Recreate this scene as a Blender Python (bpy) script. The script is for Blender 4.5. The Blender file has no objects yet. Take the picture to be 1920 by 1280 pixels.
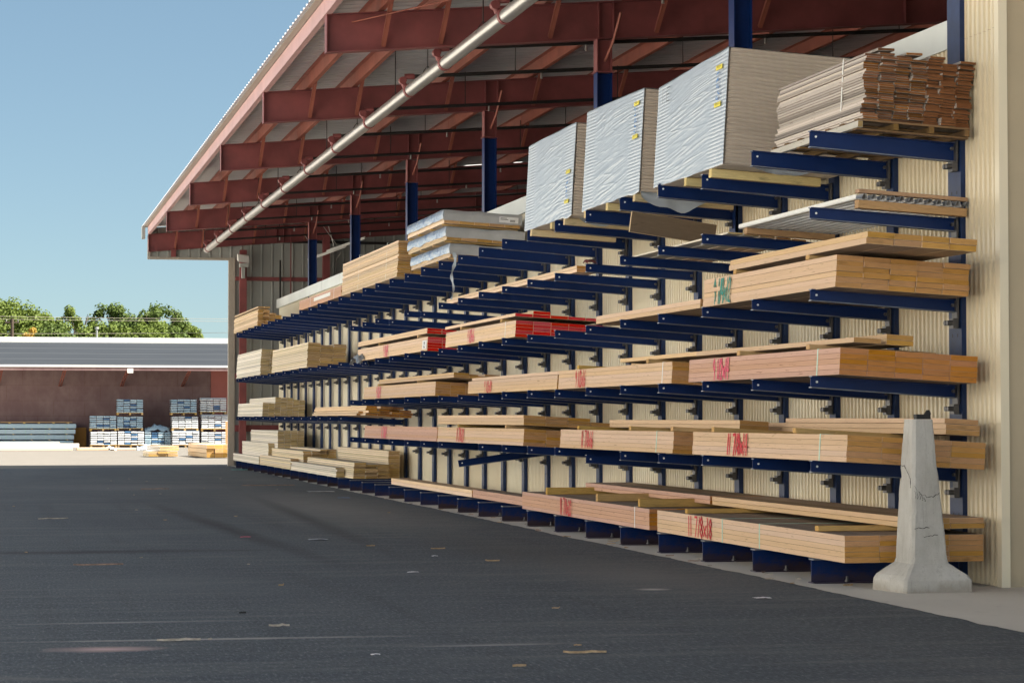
import bpy, bmesh, math, random
from mathutils import Vector, noise
R = math.radians
rnd = random.Random(7)
scene = bpy.context.scene
col = scene.collection

# ------------------------------------------------------------------ camera, world, sun, exposure
CAM_H = 1.38
cd = bpy.data.cameras.new('camera')
cam = bpy.data.objects.new('camera', cd); col.objects.link(cam)
cam.location = (0, 0, CAM_H)
cam.rotation_euler = (R(90) + 0.032818, 0, -0.21815)
cd.sensor_width = 36.0; cd.lens = 4408.0 / 1920.0 * 36.0
cd.clip_start = 0.1; cd.clip_end = 5000
scene.camera = cam

SUN_EL, SUN_AZ = R(50), R(22)      # azimuth: turned from +X towards -Y
sunv = Vector((math.cos(SUN_EL) * math.cos(SUN_AZ), -math.cos(SUN_EL) * math.sin(SUN_AZ), math.sin(SUN_EL)))
w = bpy.data.worlds.new("World"); scene.world = w; w.use_nodes = True
nt = w.node_tree
bg = nt.nodes['Background']
sky = nt.nodes.new('ShaderNodeTexSky'); sky.sky_type = 'NISHITA'; sky.sun_disc = False
sky.sun_elevation = SUN_EL; sky.sun_rotation = math.atan2(sunv.x, sunv.y)
sky.air_density = 0.7; sky.dust_density = 0.3; sky.ozone_density = 1.0
gm = nt.nodes.new('ShaderNodeGamma'); gm.inputs[1].default_value = 0.67; nt.links.new(sky.outputs[0], gm.inputs[0])
tint = nt.nodes.new('ShaderNodeMix'); tint.data_type = 'RGBA'; tint.blend_type = 'MULTIPLY'; tint.inputs[0].default_value = 1
tint.inputs[7].default_value = (.80, .955, .975, 1); nt.links.new(gm.outputs[0], tint.inputs[6])
nt.links.new(tint.outputs[2], bg.inputs[0]); bg.inputs[1].default_value = 0.067
sd = bpy.data.lights.new('sun', 'SUN'); sd.energy = 5.0; sd.angle = R(0.53); sd.color = (1.0, 0.93, 0.82)
sun = bpy.data.objects.new('sun', sd); col.objects.link(sun)
sun.rotation_euler = sunv.to_track_quat('Z', 'Y').to_euler()
scene.view_settings.view_transform = 'Standard'
scene.view_settings.look = 'None'
scene.view_settings.exposure = 1.72
scene.view_settings.gamma = 1.0
scene.cycles.max_bounces = 8
scene.cycles.diffuse_bounces = 5

# ------------------------------------------------------------------ node helpers
class NT:
    def __init__(s, name):
        s.m = bpy.data.materials.new(name); s.m.use_nodes = True
        s.t = s.m.node_tree; s.b = s.t.nodes['Principled BSDF']
    def n(s, typ, **kw):
        nd = s.t.nodes.new(typ)
        for k, v in kw.items():
            if k.startswith('i_'):
                key = k[2:]
                key = int(key) if key.isdigit() else key.replace('_', ' ')
                nd.inputs[key].default_value = v
            else: setattr(nd, k, v)
        return nd
    def l(s, a, b): s.t.links.new(a, b)
    def coord(s, kind='Object', scale=(1, 1, 1), loc=(0, 0, 0), rot=(0, 0, 0)):
        tc = s.n('ShaderNodeTexCoord'); mp = s.n('ShaderNodeMapping')
        mp.inputs['Scale'].default_value = scale; mp.inputs['Location'].default_value = loc
        mp.inputs['Rotation'].default_value = rot
        s.l(tc.outputs[kind], mp.inputs[0]); return mp.outputs[0]
    def noise(s, vec, scale=1.0, detail=4, rough=.6):
        nd = s.n('ShaderNodeTexNoise'); nd.inputs['Scale'].default_value = scale
        nd.inputs['Detail'].default_value = detail; nd.inputs['Roughness'].default_value = rough
        s.l(vec, nd.inputs['Vector']); return nd.outputs[0]
    def ramp(s, fac, stops):
        nd = s.n('ShaderNodeValToRGB'); cr = nd.color_ramp
        while len(cr.elements) < len(stops): cr.elements.new(.5)
        for e, (p, c) in zip(cr.elements, stops):
            e.position = p
            e.color = (c, c, c, 1) if not hasattr(c, '__len__') else (*c, 1)
        s.l(fac, nd.inputs[0]); return nd.outputs[0]
    def mix(s, fac, a, b, mode='MIX'):
        nd = s.n('ShaderNodeMix', data_type='RGBA', blend_type=mode)
        for i, x in ((0, fac), (6, a), (7, b)):
            if hasattr(x, 'is_output') or isinstance(x, bpy.types.NodeSocket): s.l(x, nd.inputs[i])
            elif i == 0: nd.inputs[0].default_value = x
            else: nd.inputs[i].default_value = (*x, 1)
        return nd.outputs[2]
    def math(s, op, a, b=0.0, c=None):
        nd = s.n('ShaderNodeMath', operation=op)
        for i, x in enumerate((a, b) if c is None else (a, b, c)):
            if isinstance(x, bpy.types.NodeSocket): s.l(x, nd.inputs[i])
            else: nd.inputs[i].default_value = x
        return nd.outputs[0]
    def rand(s): return s.n('ShaderNodeObjectInfo').outputs['Random']
    def bump(s, h, strength=.3, dist=.01):
        nd = s.n('ShaderNodeBump'); nd.inputs['Strength'].default_value = strength; nd.inputs['Distance'].default_value = dist
        s.l(h, nd.inputs['Height']); s.l(nd.outputs[0], s.b.inputs['Normal'])
    def done(s, colr, rough=.6, metal=0.0, spec=.5):
        if isinstance(colr, bpy.types.NodeSocket): s.l(colr, s.b.inputs['Base Color'])
        else: s.b.inputs['Base Color'].default_value = (*colr, 1)
        if isinstance(rough, bpy.types.NodeSocket): s.l(rough, s.b.inputs['Roughness'])
        else: s.b.inputs['Roughness'].default_value = rough
        s.b.inputs['Metallic'].default_value = metal
        s.b.inputs['Specular IOR Level'].default_value = spec
        return s.m

def sc(c, k): return tuple(x * k for x in c)

def mat_plain(name, c, rough=.6, metal=0.0, var=.12, scale=8.0, spec=.4):
    m = NT(name)
    f = m.noise(m.coord(), scale, 5)
    colr = m.ramp(f, [(.3, sc(c, 1 - var)), (.7, sc(c, 1 + var))])
    return m.done(colr, rough, metal, spec)

def mat_wood(name, side, end, face=None, dash=.5, var=.12, end_dark=None):
    """sawn or laminated wood: grain runs along local Y; end grain (local Y faces) and broad faces have colours of their own"""
    m = NT(name)
    rv = m.rand()
    off = m.n('ShaderNodeCombineXYZ'); m.l(m.math('MULTIPLY', rv, 37.0), off.inputs[0]); m.l(m.math('MULTIPLY', rv, 11.0), off.inputs[1])
    tc = m.n('ShaderNodeTexCoord'); ad = m.n('ShaderNodeVectorMath', operation='ADD')
    m.l(tc.outputs['Object'], ad.inputs[0]); m.l(off.outputs[0], ad.inputs[1])
    def mp(scale):
        q = m.n('ShaderNodeMapping'); q.inputs['Scale'].default_value = scale; m.l(ad.outputs[0], q.inputs[0]); return q.outputs[0]
    g1 = m.noise(mp((30, 1.3, 60)), 1, 6, .65)
    g2 = m.noise(mp((4, .5, 7)), 1, 3, .5)
    kn = m.noise(mp((14, 5.5, 110)), 1, 2, .5)
    c = m.mix(g1, sc(side, .80), sc(side, 1.16))
    c = m.mix(m.math('MULTIPLY', g2, .45), c, sc((side[0], side[1] * .88, side[2] * .72), .85))
    dk = m.ramp(kn, [(.66, 0.0), (.72, 1.0)])
    c = m.mix(m.math('MULTIPLY', dk, dash), c, sc((side[0], side[1] * .72, side[2] * .5), .33))
    # end grain
    e1 = m.noise(mp((9, 3, 95)), 1, 5, .7)
    e2 = m.noise(mp((5, 1, 22)), 1, 3, .6)
    ec = m.mix(e1, sc(end, .62), sc(end, 1.3))
    ec = m.mix(m.ramp(e2, [(.6, 0.0), (.75, .7)]), ec, sc(end, .45))
    if face is None: face = sc(side, .9)
    fc = m.mix(g1, sc(face, .75), sc(face, 1.2))
    sp = m.n('ShaderNodeSeparateXYZ'); m.l(tc.outputs['Normal'], sp.inputs[0])
    ey = m.math('GREATER_THAN', m.math('ABSOLUTE', sp.outputs[1]), .72)
    ez = m.math('GREATER_THAN', m.math('ABSOLUTE', sp.outputs[2]), .72)
    c = m.mix(ez, c, fc); c = m.mix(ey, c, ec)
    hs = m.n('ShaderNodeHueSaturation'); m.l(c, hs.inputs['Color'])
    m.l(m.math('MULTIPLY_ADD', rv, 2 * var, 1 - var), hs.inputs['Value'])
    r2 = m.math('FRACT', m.math('MULTIPLY', rv, 17.3))
    m.l(m.math('MULTIPLY_ADD', r2, .014, .493), hs.inputs['Hue'])
    m.l(m.math('MULTIPLY_ADD', r2, .25, .87), hs.inputs['Saturation'])
    m.bump(g1, .25, .004)
    return m.done(hs.outputs[0], .75, 0, .25)

M = {}
LVL_SIDE, LVL_END, LVL_FACE = (.70, .495, .335), (.54, .285, .10), (.27, .20, .15)
M['lvl'] = mat_wood('laminated_veneer', LVL_SIDE, LVL_END, LVL_FACE, .6, .055)
M['lvl_pink'] = mat_wood('reddish_laminated_veneer', (.60, .365, .27), (.50, .21, .05), LVL_FACE, .75, .055)
M['lvl_top'] = mat_wood('loose_laminated_veneer', (.71, .505, .33), (.52, .29, .105), (.36, .25, .17), .4)
M['lvl_red_end'] = mat_wood('red_ended_laminated_veneer', (.82, .60, .42), (.62, .015, .02), LVL_FACE, .5, .06)
M['pine'] = mat_wood('pine', (.74, .565, .385), (.52, .30, .105), (.66, .51, .35), .35, .22)
M['spf'] = mat_wood('pale_spruce', (.80, .68, .50), (.48, .31, .13), (.42, .37, .31), .4, .2)
M['white_spf'] = mat_wood('bleached_spruce', (.86, .80, .70), (.52, .38, .19), (.50, .47, .43), .35, .2)
M['fir'] = mat_wood('pinkish_fir', (.84, .63, .45), (.54, .26, .08), (.55, .38, .26), .35)
M['cedar'] = mat_wood('weathered_cedar', (.47, .42, .385), (.20, .078, .022), (.28, .22, .18), .8, .5)
M['skid'] = mat_wood('yellow_skid_wood', (.66, .52, .27), (.70, .58, .33), (.40, .30, .2), .1)
M['sticker'] = mat_wood('spacer_wood', (.56, .34, .12), (.60, .40, .17), (.50, .31, .12), .3)
M['old_wood'] = mat_wood('old_pallet_wood', (.17, .105, .05), (.22, .13, .055), (.15, .10, .06), .3)
M['timber'] = mat_wood('brown_timber', (.44, .28, .16), (.48, .30, .16), (.40, .25, .14), .3)
M['grey_wood'] = mat_wood('greyed_runner', (.62, .60, .56), (.40, .28, .15), (.5, .47, .43), .8)
M['panel'] = mat_wood('fibre_panel', (.60, .46, .28), (.17, .125, .085), (.5, .38, .25), .2, .05)

def mat_blue(name, rust=False):
    m = NT(name)
    n1 = m.noise(m.coord(scale=(3, 3, 3)), 2, 5)
    c = m.mix(n1, (.002, .015, .080), (.004, .028, .145))
    n2 = m.noise(m.coord(scale=(20, 20, 20)), 3, 6, .7)
    c = m.mix(m.ramp(n2, [(.66, 0.0), (.74, .45)]), c, (.14, .13, .13))
    if rust:
        tc = m.n('ShaderNodeTexCoord'); sp = m.n('ShaderNodeSeparateXYZ'); m.l(tc.outputs['Object'], sp.inputs[0])
        n3 = m.noise(m.coord(scale=(5, 5, 9)), 2, 5, .65)
        hgt = m.math('ADD', m.math('MULTIPLY', sp.outputs[2], 5.0), m.math('MULTIPLY_ADD', n3, -1.3, .65))
        rf = m.ramp(hgt, [(.25, .95), (.62, 0.0)])
        rv = m.rand()
        c = m.mix(m.math('MULTIPLY', rf, m.math('MULTIPLY_ADD', rv, .5, .5)), c, (.060, .036, .026))
    return m.done(c, .40, 0, .22)
M['blue'] = mat_blue('navy_paint'); M['blue_rust'] = mat_blue('navy_paint_rusting', True)
M['post_face'] = mat_plain('slate_blue_post_paint', (.010, .030, .105), .45, 0, .25, 6)
M['sky_lit'] = mat_plain('sky_lit_edge', (.17, .19, .24), .4, .3, .3, 12)  # paler blue painted on flange edges as the sky light they catch
M['bolt'] = mat_plain('zinc_bolt', (.11, .11, .12), .4, .5, .2, 30)
M['pin'] = mat_plain('bright_sky_hole', (.85, .85, .86), .4, 0, .05)  # pale disc painted as sky showing through the hole in the arm tip
M['primer'] = mat_plain('red_primer_steel', (.215, .058, .058), .55, 0, .2, 2.2)
M['purlin'] = mat_plain('salmon_primer_steel', (.30, .095, .065), .55, 0, .18, 3)
M['eave'] = mat_plain('pink_primer_strut', (.52, .31, .30), .5, 0, .1, 2)
M['dark_iron'] = mat_plain('black_pipe', (.022, .02, .02), .5, .2, .3, 10)
M['galv'] = mat_plain('galvanized_pipe', (.44, .42, .40), .33, .75, .12, 12)
M['trim'] = mat_plain('taupe_trim', (.40, .36, .30), .5, 0, .05)
M['tan_panel'] = mat_plain('tan_panel', (.46, .385, .27), .55, 0, .06, 1.3)
M['white_metal'] = mat_plain('white_metal', (.75, .74, .70), .45, 0, .05)
M['flash'] = mat_plain('pale_flashing', (.64, .66, .64), .4, .3, .09, .9)
M['grey_wall'] = mat_plain('grey_wall_sheet', (.36, .37, .35), .45, .25, .1, .8)
M['dark_wall'] = mat_plain('dark_interior_sheet', (.10, .085, .08), .6, .1, .2, .8)
M['strap'] = mat_plain('pale_green_strap', (.42, .66, .55), .4, 0, .06)
M['strap_white'] = mat_plain('white_strap', (.80, .80, .78), .4, 0, .05)
M['ink_red'] = mat_plain('red_spray', (.62, .035, .05), .7, 0, .3, 60)
M['ink_pink'] = mat_plain('pink_spray', (.72, .09, .17), .7, 0, .3, 60)
M['ink_green'] = mat_plain('green_spray', (.03, .25, .20), .7, 0, .3, 60)
M['ink_blue'] = mat_plain('blue_print', (.05, .20, .50), .6)
M['ink_black'] = mat_plain('black_print', (.02, .02, .025), .6)
M['yellow'] = mat_plain('yellow_label', (.78, .66, .06), .5, 0, .05)
M['paper'] = mat_plain('white_paper', (.78, .78, .80), .7, 0, .06)
M['scrap_tan'] = mat_plain('tan_splinter', (.42, .30, .18), .85, 0, .4, 25)
M['scrap_brown'] = mat_plain('brown_splinter', (.30, .20, .15), .85, 0, .4, 25)
M['scrap_grey'] = mat_plain('grey_splinter', (.42, .37, .31), .85, 0, .4, 25)
M['bark'] = mat_plain('bark', (.075, .055, .042), .9, 0, .3, 6)
M['black'] = mat_plain('black_rubber', (.015, .015, .016), .6)
M['teal'] = mat_plain('teal_scrap', (.05, .42, .36), .5)

def mat_roof():
    m = NT('galvanised_roof_sheet')
    n1 = m.noise(m.coord(scale=(.25, 3.3, 1)), 1, 4)
    c = m.mix(n1, (.52, .54, .57), (.70, .72, .75))
    return m.done(c, .42, .35, .5)
M['roof'] = mat_roof()
def mat_wall():
    m = NT('beige_wall_sheet')
    n1 = m.noise(m.coord(scale=(1, .35, .15)), 1, 3)
    n2 = m.noise(m.coord(scale=(1, 9, .6)), 1, 5, .7)
    c = m.mix(m.ramp(n1, [(.35, 0.0), (.65, 1.0)]), (.75, .655, .48), (.81, .765, .63))
    c = m.mix(m.ramp(n2, [(.64, 0.0), (.8, .12)]), c, (.5, .43, .32))
    return m.done(c, .38, .0, .5)
M['wall'] = mat_wall()
def mat_asphalt():
    m = NT('asphalt')
    P = m.coord()
    f = m.noise(P, 260, 3, .8)
    g = m.noise(m.coord(scale=(.45, .12, 1)), 1, 5, .6)
    s1 = m.noise(m.coord(scale=(.35, 3.2, 1), rot=(0, 0, .12)), 1, 6, .7)
    s2 = m.noise(m.coord(scale=(1.3, 9, 1), rot=(0, 0, -.1)), 1, 5, .75)
    sp = m.noise(P, 38, 2, .6)
    fl = m.noise(m.coord(scale=(48, 10, 1)), 1, 4, .8)
    fl2 = m.noise(m.coord(scale=(34, 7, 1), loc=(5, 3, 0)), 1, 3, .7)
    big = m.noise(m.coord(scale=(.5, .22, 1), loc=(2, 1, 0)), 1, 6, .7)
    ty = m.noise(m.coord(scale=(2.6, .10, 1), rot=(0, 0, -.05)), 1, 4, .6)
    c = m.mix(g, (.032, .045, .061), (.066, .083, .102))
    c = m.mix(m.ramp(big, [(.40, 0.0), (.72, .55)]), c, (.115, .126, .138))
    c = m.mix(m.ramp(ty, [(.30, .45), (.44, 0.0)]), c, (.030, .036, .044))
    c = m.mix(m.ramp(fl, [(.30, .9), (.48, 0.0)]), c, (.014, .018, .024))
    c = m.mix(m.ramp(fl, [(.53, 0.0), (.72, .9)]), c, (.26, .27, .28))
    c = m.mix(m.ramp(fl2, [(.58, 0.0), (.76, .6)]), c, (.28, .275, .27))
    c = m.mix(m.math('MULTIPLY', f, .30), c, (.108, .117, .130))
    c = m.mix(m.ramp(s1, [(.50, 0.0), (.74, .50)]), c, (.20, .195, .19))
    c = m.mix(m.ramp(s2, [(.62, 0.0), (.80, .55)]), c, (.26, .25, .235))
    c = m.mix(m.ramp(sp, [(.73, 0.0), (.77, .8)]), c, (.36, .34, .31))
    tc = m.n('ShaderNodeTexCoord'); xyz = m.n('ShaderNodeSeparateXYZ'); m.l(tc.outputs['Object'], xyz.inputs[0])
    wob = m.noise(m.coord(scale=(2.5, 2.5, 1)), 1, 5, .7)
    def blob(cx, cy, rx, ry, colr, k, rot=0.0):
        nonlocal c
        dx = m.math('SUBTRACT', xyz.outputs[0], cx); dy = m.math('SUBTRACT', xyz.outputs[1], cy)
        ca, sa = math.cos(rot), math.sin(rot)
        u = m.math('ADD', m.math('MULTIPLY', dx, ca / rx), m.math('MULTIPLY', dy, sa / rx))
        v = m.math('ADD', m.math('MULTIPLY', dx, -sa / ry), m.math('MULTIPLY', dy, ca / ry))
        d = m.math('ADD', m.math('MULTIPLY', u, u), m.math('MULTIPLY', v, v))
        d = m.math('ADD', m.math('SQRT', d), m.math('MULTIPLY', wob, .9))
        k_ = m.ramp(m.math('MULTIPLY', d, .5), [(.25, k), (.70, 0.0)])
        c = m.mix(k_, c, colr)
    blob(.68, 14.35, .42, .22, (.52, .36, .34), 1.0)
    blob(1.35, 14.86, 1.6, .09, (.40, .38, .35), .9, -.04)
    blob(.9, 16.2, 1.0, .10, (.32, .31, .30), .7)
    blob(3.0, 14.1, .6, .08, (.34, .33, .32), .8)
    blob(5.25, 18.4, .18, .16, (.62, .57, .52), 1.0)
    blob(5.1, 36, 1.7, 11.0, (.20, .20, .195), .75); blob(5.6, 20, 1.2, 4.0, (.16, .16, .16), .7); blob(3.0, 48, 3.0, 3.0, (.17, .172, .175), .6); blob(1.5, 20, 1.3, 2.0, (.13, .14, .15), .5)
    blob(5.3, 24, .9, 4.5, (.085, .083, .08), .5)
    blob(.0, 12.9, 1.3, .12, (.20, .19, .18), .5, -.4)
    blob(1.0, 24.8, 2.4, .5, (.014, .017, .021), .8)
    blob(2.9, 30, .26, 10, (.016, .019, .023), .75, .04); blob(4.3, 33, .24, 12, (.02, .023, .027), .6, -.03)
    m.bump(f, .5, .006)
    return m.done(c, .82, 0, .35)
M['asphalt'] = mat_asphalt()
def mat_conc(name, a, b, crack=False):
    m = NT(name)
    n1 = m.noise(m.coord(scale=(.8, .8, .8)), 1, 6, .65); n2 = m.noise(m.coord(), 45, 4, .7); n3 = m.noise(m.coord(scale=(6, 6, 2)), 1, 6, .75)
    c = m.mix(n1, a, b)
    c = m.mix(m.math('MULTIPLY', n2, .35), c, sc(a, .7))
    c = m.mix(m.ramp(n3, [(.60, 0.0), (.72, .5)]), c, sc(a, .55))
    m.bump(n2, .3, .004)
    return m.done(c, .85, 0, .3)
M['apron'] = mat_conc('apron_concrete', (.52, .49, .45), (.66, .63, .58))
M['yard'] = mat_conc('sun_bleached_pavement', (.165, .150, .130), (.225, .208, .183))
M['pale'] = mat_conc('pale_bounce_concrete', (.60, .575, .53), (.70, .675, .63))
def mat_barrier():
    m = NT('cast_concrete')
    n1 = m.noise(m.coord(scale=(3, 3, 1.6)), 1, 6, .7); n2 = m.noise(m.coord(), 60, 4, .7); n3 = m.noise(m.coord(scale=(22, 22, 2.2)), 1, 5, .7)
    pits = m.n('ShaderNodeTexVoronoi'); pits.inputs['Scale'].default_value = 42; m.l(m.coord(), pits.inputs[0])
    c = m.mix(m.ramp(n1, [(.3, 0.0), (.7, 1.0)]), (.42, .40, .365), (.64, .625, .60))
    c = m.mix(m.math('MULTIPLY', n2, .4), c, (.36, .345, .32))
    c = m.mix(m.ramp(n3, [(.55, 0.0), (.75, .55)]), c, (.27, .25, .225))
    c = m.mix(m.ramp(pits.outputs[0], [(.05, .8), (.13, 0.0)]), c, (.2, .19, .175))
    tc = m.n('ShaderNodeTexCoord'); sp = m.n('ShaderNodeSeparateXYZ'); m.l(tc.outputs['Object'], sp.inputs[0])
    lo = m.math('ADD', m.math('MULTIPLY', sp.outputs[2], 2.2), m.math('MULTIPLY_ADD', n1, -.9, .45))
    c = m.mix(m.ramp(lo, [(.0, .65), (.16, 0.0)]), c, (.27, .235, .19))
    m.bump(n2, .5, .006)
    return m.done(c, .9, 0, .25)
M['barrier'] = mat_barrier()
M['earth'] = mat_conc('dry_ground', (.20, .19, .13), (.28, .25, .18))

# ------------------------------------------------------------------ mesh helpers
class MB:
    def __init__(s): s.v = []; s.f = []; s.sm = []
    def add(s, vs, fs, smooth=False):
        o = len(s.v); s.v += [tuple(v) for v in vs]; s.f += [tuple(i + o for i in f) for f in fs]; s.sm += [smooth] * len(fs); return s
    def box(s, x0, x1, y0, y1, z0, z1):
        return s.add([(x0, y0, z0), (x1, y0, z0), (x1, y1, z0), (x0, y1, z0), (x0, y0, z1), (x1, y0, z1), (x1, y1, z1), (x0, y1, z1)],
                     [(0, 3, 2, 1), (4, 5, 6, 7), (0, 1, 5, 4), (1, 2, 6, 5), (2, 3, 7, 6), (3, 0, 4, 7)])
    def hexa(s, p): return s.add(p, [(0, 3, 2, 1), (4, 5, 6, 7), (0, 1, 5, 4), (1, 2, 6, 5), (2, 3, 7, 6), (3, 0, 4, 7)])
    def tube(s, pts, r, n=8, cap=True, smooth=True):
        pts = [Vector(p) for p in pts]; rings = []
        for i, p in enumerate(pts):
            d = (pts[min(i + 1, len(pts) - 1)] - pts[max(i - 1, 0)]).normalized()
            a = d.cross(Vector((0, 0, 1))) if abs(d.z) < .95 else d.cross(Vector((1, 0, 0)))
            a.normalize(); b = d.cross(a)
            rr = r[i] if hasattr(r, '__len__') else r
            rings.append([p + (a * math.cos(t) + b * math.sin(t)) * rr for t in (2 * math.pi * k / n for k in range(n))])
        vs = [v for g in rings for v in g]; fs = []
        for i in range(len(pts) - 1):
            for k in range(n):
                fs.append((i * n + k, i * n + (k + 1) % n, (i + 1) * n + (k + 1) % n, (i + 1) * n + k))
        s.add(vs, fs, smooth)
        if cap:
            s.add(rings[0], [tuple(range(n))[::-1]]); s.add(rings[-1], [tuple(range(n))])
        return s
    def prism(s, poly, axis, a, b):
        """closed polygon (2-D) extruded from a to b along axis"""
        n = len(poly)
        def P(p, t):
            return (t, p[0], p[1]) if axis == 'x' else (p[0], t, p[1]) if axis == 'y' else (p[0], p[1], t)
        vs = [P(p, a) for p in poly] + [P(p, b) for p in poly]
        fs = [(i, (i + 1) % n, n + (i + 1) % n, n + i) for i in range(n)] + [tuple(range(n))[::-1], tuple(range(n, 2 * n))]
        return s.add(vs, fs)
    def mesh(s, name):
        me = bpy.data.meshes.new(name); me.from_pydata(s.v, [], s.f)
        for p, q in zip(me.polygons, s.sm): p.use_smooth = q
        bm = bmesh.new(); bm.from_mesh(me); bmesh.ops.recalc_face_normals(bm, faces=bm.faces); bm.to_mesh(me); bm.free()
        return me
    def build(s, name, mat, parent=None, loc=(0, 0, 0), rot=(0, 0, 0)):
        me = s.mesh(name); me.materials.append(M[mat] if isinstance(mat, str) else mat)
        return link(name, me, parent, loc, rot)

def link(name, me, parent=None, loc=(0, 0, 0), rot=(0, 0, 0)):
    o = bpy.data.objects.new(name, me); col.objects.link(o)
    o.parent = parent; o.location = loc; o.rotation_euler = rot; return o
def tag(o, label, cat, group=None):
    o['label'] = label; o['category'] = cat; o['kind'] = 'thing'
    if group: o['group'] = group
    return o
def thing(name, label, cat, loc=(0, 0, 0), rot=(0, 0, 0), group=None):
    o = bpy.data.objects.new(name, None); col.objects.link(o); o.empty_display_size = .2
    o.location = loc; o.rotation_euler = rot
    return tag(o, label, cat, group)
def struct(o, kind='structure'): o['kind'] = kind; return o
_boxes = {}
def cbox_mesh(sx, sy, sz, c, mat, name):
    key = (round(sx, 4), round(sy, 4), round(sz, 4), c, mat, name)
    if key not in _boxes:
        bm = bmesh.new(); bmesh.ops.create_cube(bm, size=1)
        for v in bm.verts: v.co = Vector(((v.co.x + .5) * sx, (v.co.y + .5) * sy, (v.co.z + .5) * sz))
        if c: bmesh.ops.bevel(bm, geom=bm.edges[:], offset=c, segments=1, affect='EDGES')
        me = bpy.data.meshes.new(name); bm.to_mesh(me); bm.free(); me.materials.append(M[mat]); _boxes[key] = me
    return _boxes[key]
def cbox(name, sx, sy, sz, mat, parent=None, loc=(0, 0, 0), rot=(0, 0, 0), c=.003):
    return link(name, cbox_mesh(sx, sy, sz, c, mat, name), parent, loc, rot)
ORD = ['first', 'second', 'third', 'fourth', 'fifth', 'sixth', 'seventh', 'eighth', 'ninth', 'tenth', 'eleventh', 'twelfth', 'thirteenth',
       'fourteenth', 'fifteenth', 'sixteenth', 'seventeenth', 'eighteenth', 'nineteenth', 'twentieth', 'twenty-first', 'twenty-second',
       'twenty-third', 'twenty-fourth', 'twenty-fifth', 'twenty-sixth', 'twenty-seventh', 'twenty-eighth', 'twenty-ninth', 'thirtieth',
       'thirty-first', 'thirty-second']

# ------------------------------------------------------------------ ground
g = MB(); g.add([(-1500, -300, -.03), (1500, -300, -.03), (1500, 3000, -.03), (-1500, 3000, -.03)], [(0, 1, 2, 3)])
struct(g.build('ground', 'earth'))
g = MB(); g.add([(-90, -60, -.012), (60, -60, -.012), (60, 170, -.012), (-90, 170, -.012)], [(0, 1, 2, 3)])
struct(g.build('yard', 'yard'))
g = MB(); g.add([(-30, -60, -.006), (-1.9, -60, -.006), (-1.9, 112, -.006), (-30, 112, -.006), (-1.9, -60, -.006), (40, -60, -.006), (40, 6.02, -.006), (-1.9, 6.02, -.006)], [(0, 1, 2, 3), (4, 5, 6, 7)])
struct(g.build('bounce_pavement', 'pale'))  # unseen bright pavement, added to bounce sunlight under the shed roof
def edge(y): return 6.56 + .006 * (y - 19) + .07 * noise.noise((y * .35, 1, 0)) + .035 * noise.noise((y * 2.6, 5, 0)) + .02 * noise.noise((y * 9, 2, 0))
ys = [6 + .1 * i for i in range(int((69.1 - 6) / .1) + 1)]
def far(x): return 69.2 - (6.94 - x) * (.42 if x > -.5 else 0) - (0 if x > -.5 else 3.12) + .06 * noise.noise((x * 2, 0, 3))
g = MB(); xs = [-2.2, -1.7, -1.2, -.8] + [-.5 + .3 * i for i in range(25)]
vs = [(edge(y), y, 0) for y in ys] + [(x, far(x), 0) for x in reversed(xs) if x < 6.8] + [(-2.2, 6, 0)]
g.add(vs, [tuple(range(len(vs)))])
struct(g.build('asphalt_road', 'asphalt'))
g = MB(); vs = []
for y in ys:
    if y > 8: vs += [(edge(y) - .012, y, .004), (30, y, .004)]
g.add(vs, [(2 * i, 2 * i + 1, 2 * i + 3, 2 * i + 2) for i in range(len(vs) // 2 - 1)])
struct(g.build('concrete_apron', 'apron'))

# ------------------------------------------------------------------ shed
shed = thing('storage_shed', 'long open-fronted lumber shed with red steel rafters and beige ribbed wall', 'shed', (8, 18, 0))
def S(mb, name, mat):
    """a part of the shed, given in world coordinates"""
    return mb.build(name, mat, shed, (-8, -18, 0))
def rx(y): return .0035 * (y - 31)
N0, BAY = 18.75, 1.524
def bay(n): return N0 + BAY * n
def corrugated(u0, u1, pitch, depth, fn, v0, v1, flat=.42, ends=.1):
    """trapezoid ribs along v; fn(u, v, d) -> point"""
    us = []; u = u0
    while u < u1:
        for f, d in ((0, 0), (flat, 0), (flat + ends, 1), (1 - ends, 1)):
            t = u + f * pitch
            if t <= u1: us.append((t, d * depth))
        u += pitch
    us.append((u1, 0))
    m = MB(); vs = []
    for t, d in us: vs += [fn(t, v0, d), fn(t, v1, d)]
    m.add(vs, [(2 * i, 2 * i + 1, 2 * i + 3, 2 * i + 2) for i in range(len(us) - 1)])
    return m
WX = 8.118
S(corrugated(17.95, 68.0, .0952, .019, lambda t, v, d: (WX - d + max(0, rx(t)) * .4, t, v), 0.0, 4.62, .52, .05), 'long_wall', 'wall')
m = MB(); m.box(WX + .07, WX + .10, 17.97, 68, 0, 4.57); S(m, 'wall_backing', 'dark_wall')
# white flashing that caps the wall, in sheets
y = 18.80
while y < 68:
    y2 = min(y + 3.05, 68.0); m = MB(); e = .012 * rnd.random()
    m.box(WX - .035 - e, WX + .06, y + .004, y2, 4.58, 4.83); S(m, 'wall_flashing', 'flash'); y = y2
# corner trim, end wall
m = MB(); m.box(8.085, 8.135, 17.90, 17.948, .005, 6.6); m.box(8.06, 8.085, 17.90, 17.99, .005, 6.6); S(m, 'corner_trim', 'wall')
m = MB(); m.box(8.138, 24, 17.93, 17.96, .004, 6.6); S(m, 'end_wall', 'tan_panel')
# wall above the flashing at the near bay, closing the corner
S(corrugated(17.95, 18.72, .0952, .019, lambda t, v, d: (WX - d, t, v), 4.622, 6.5, .52, .05), 'upper_wall', 'wall')
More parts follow.
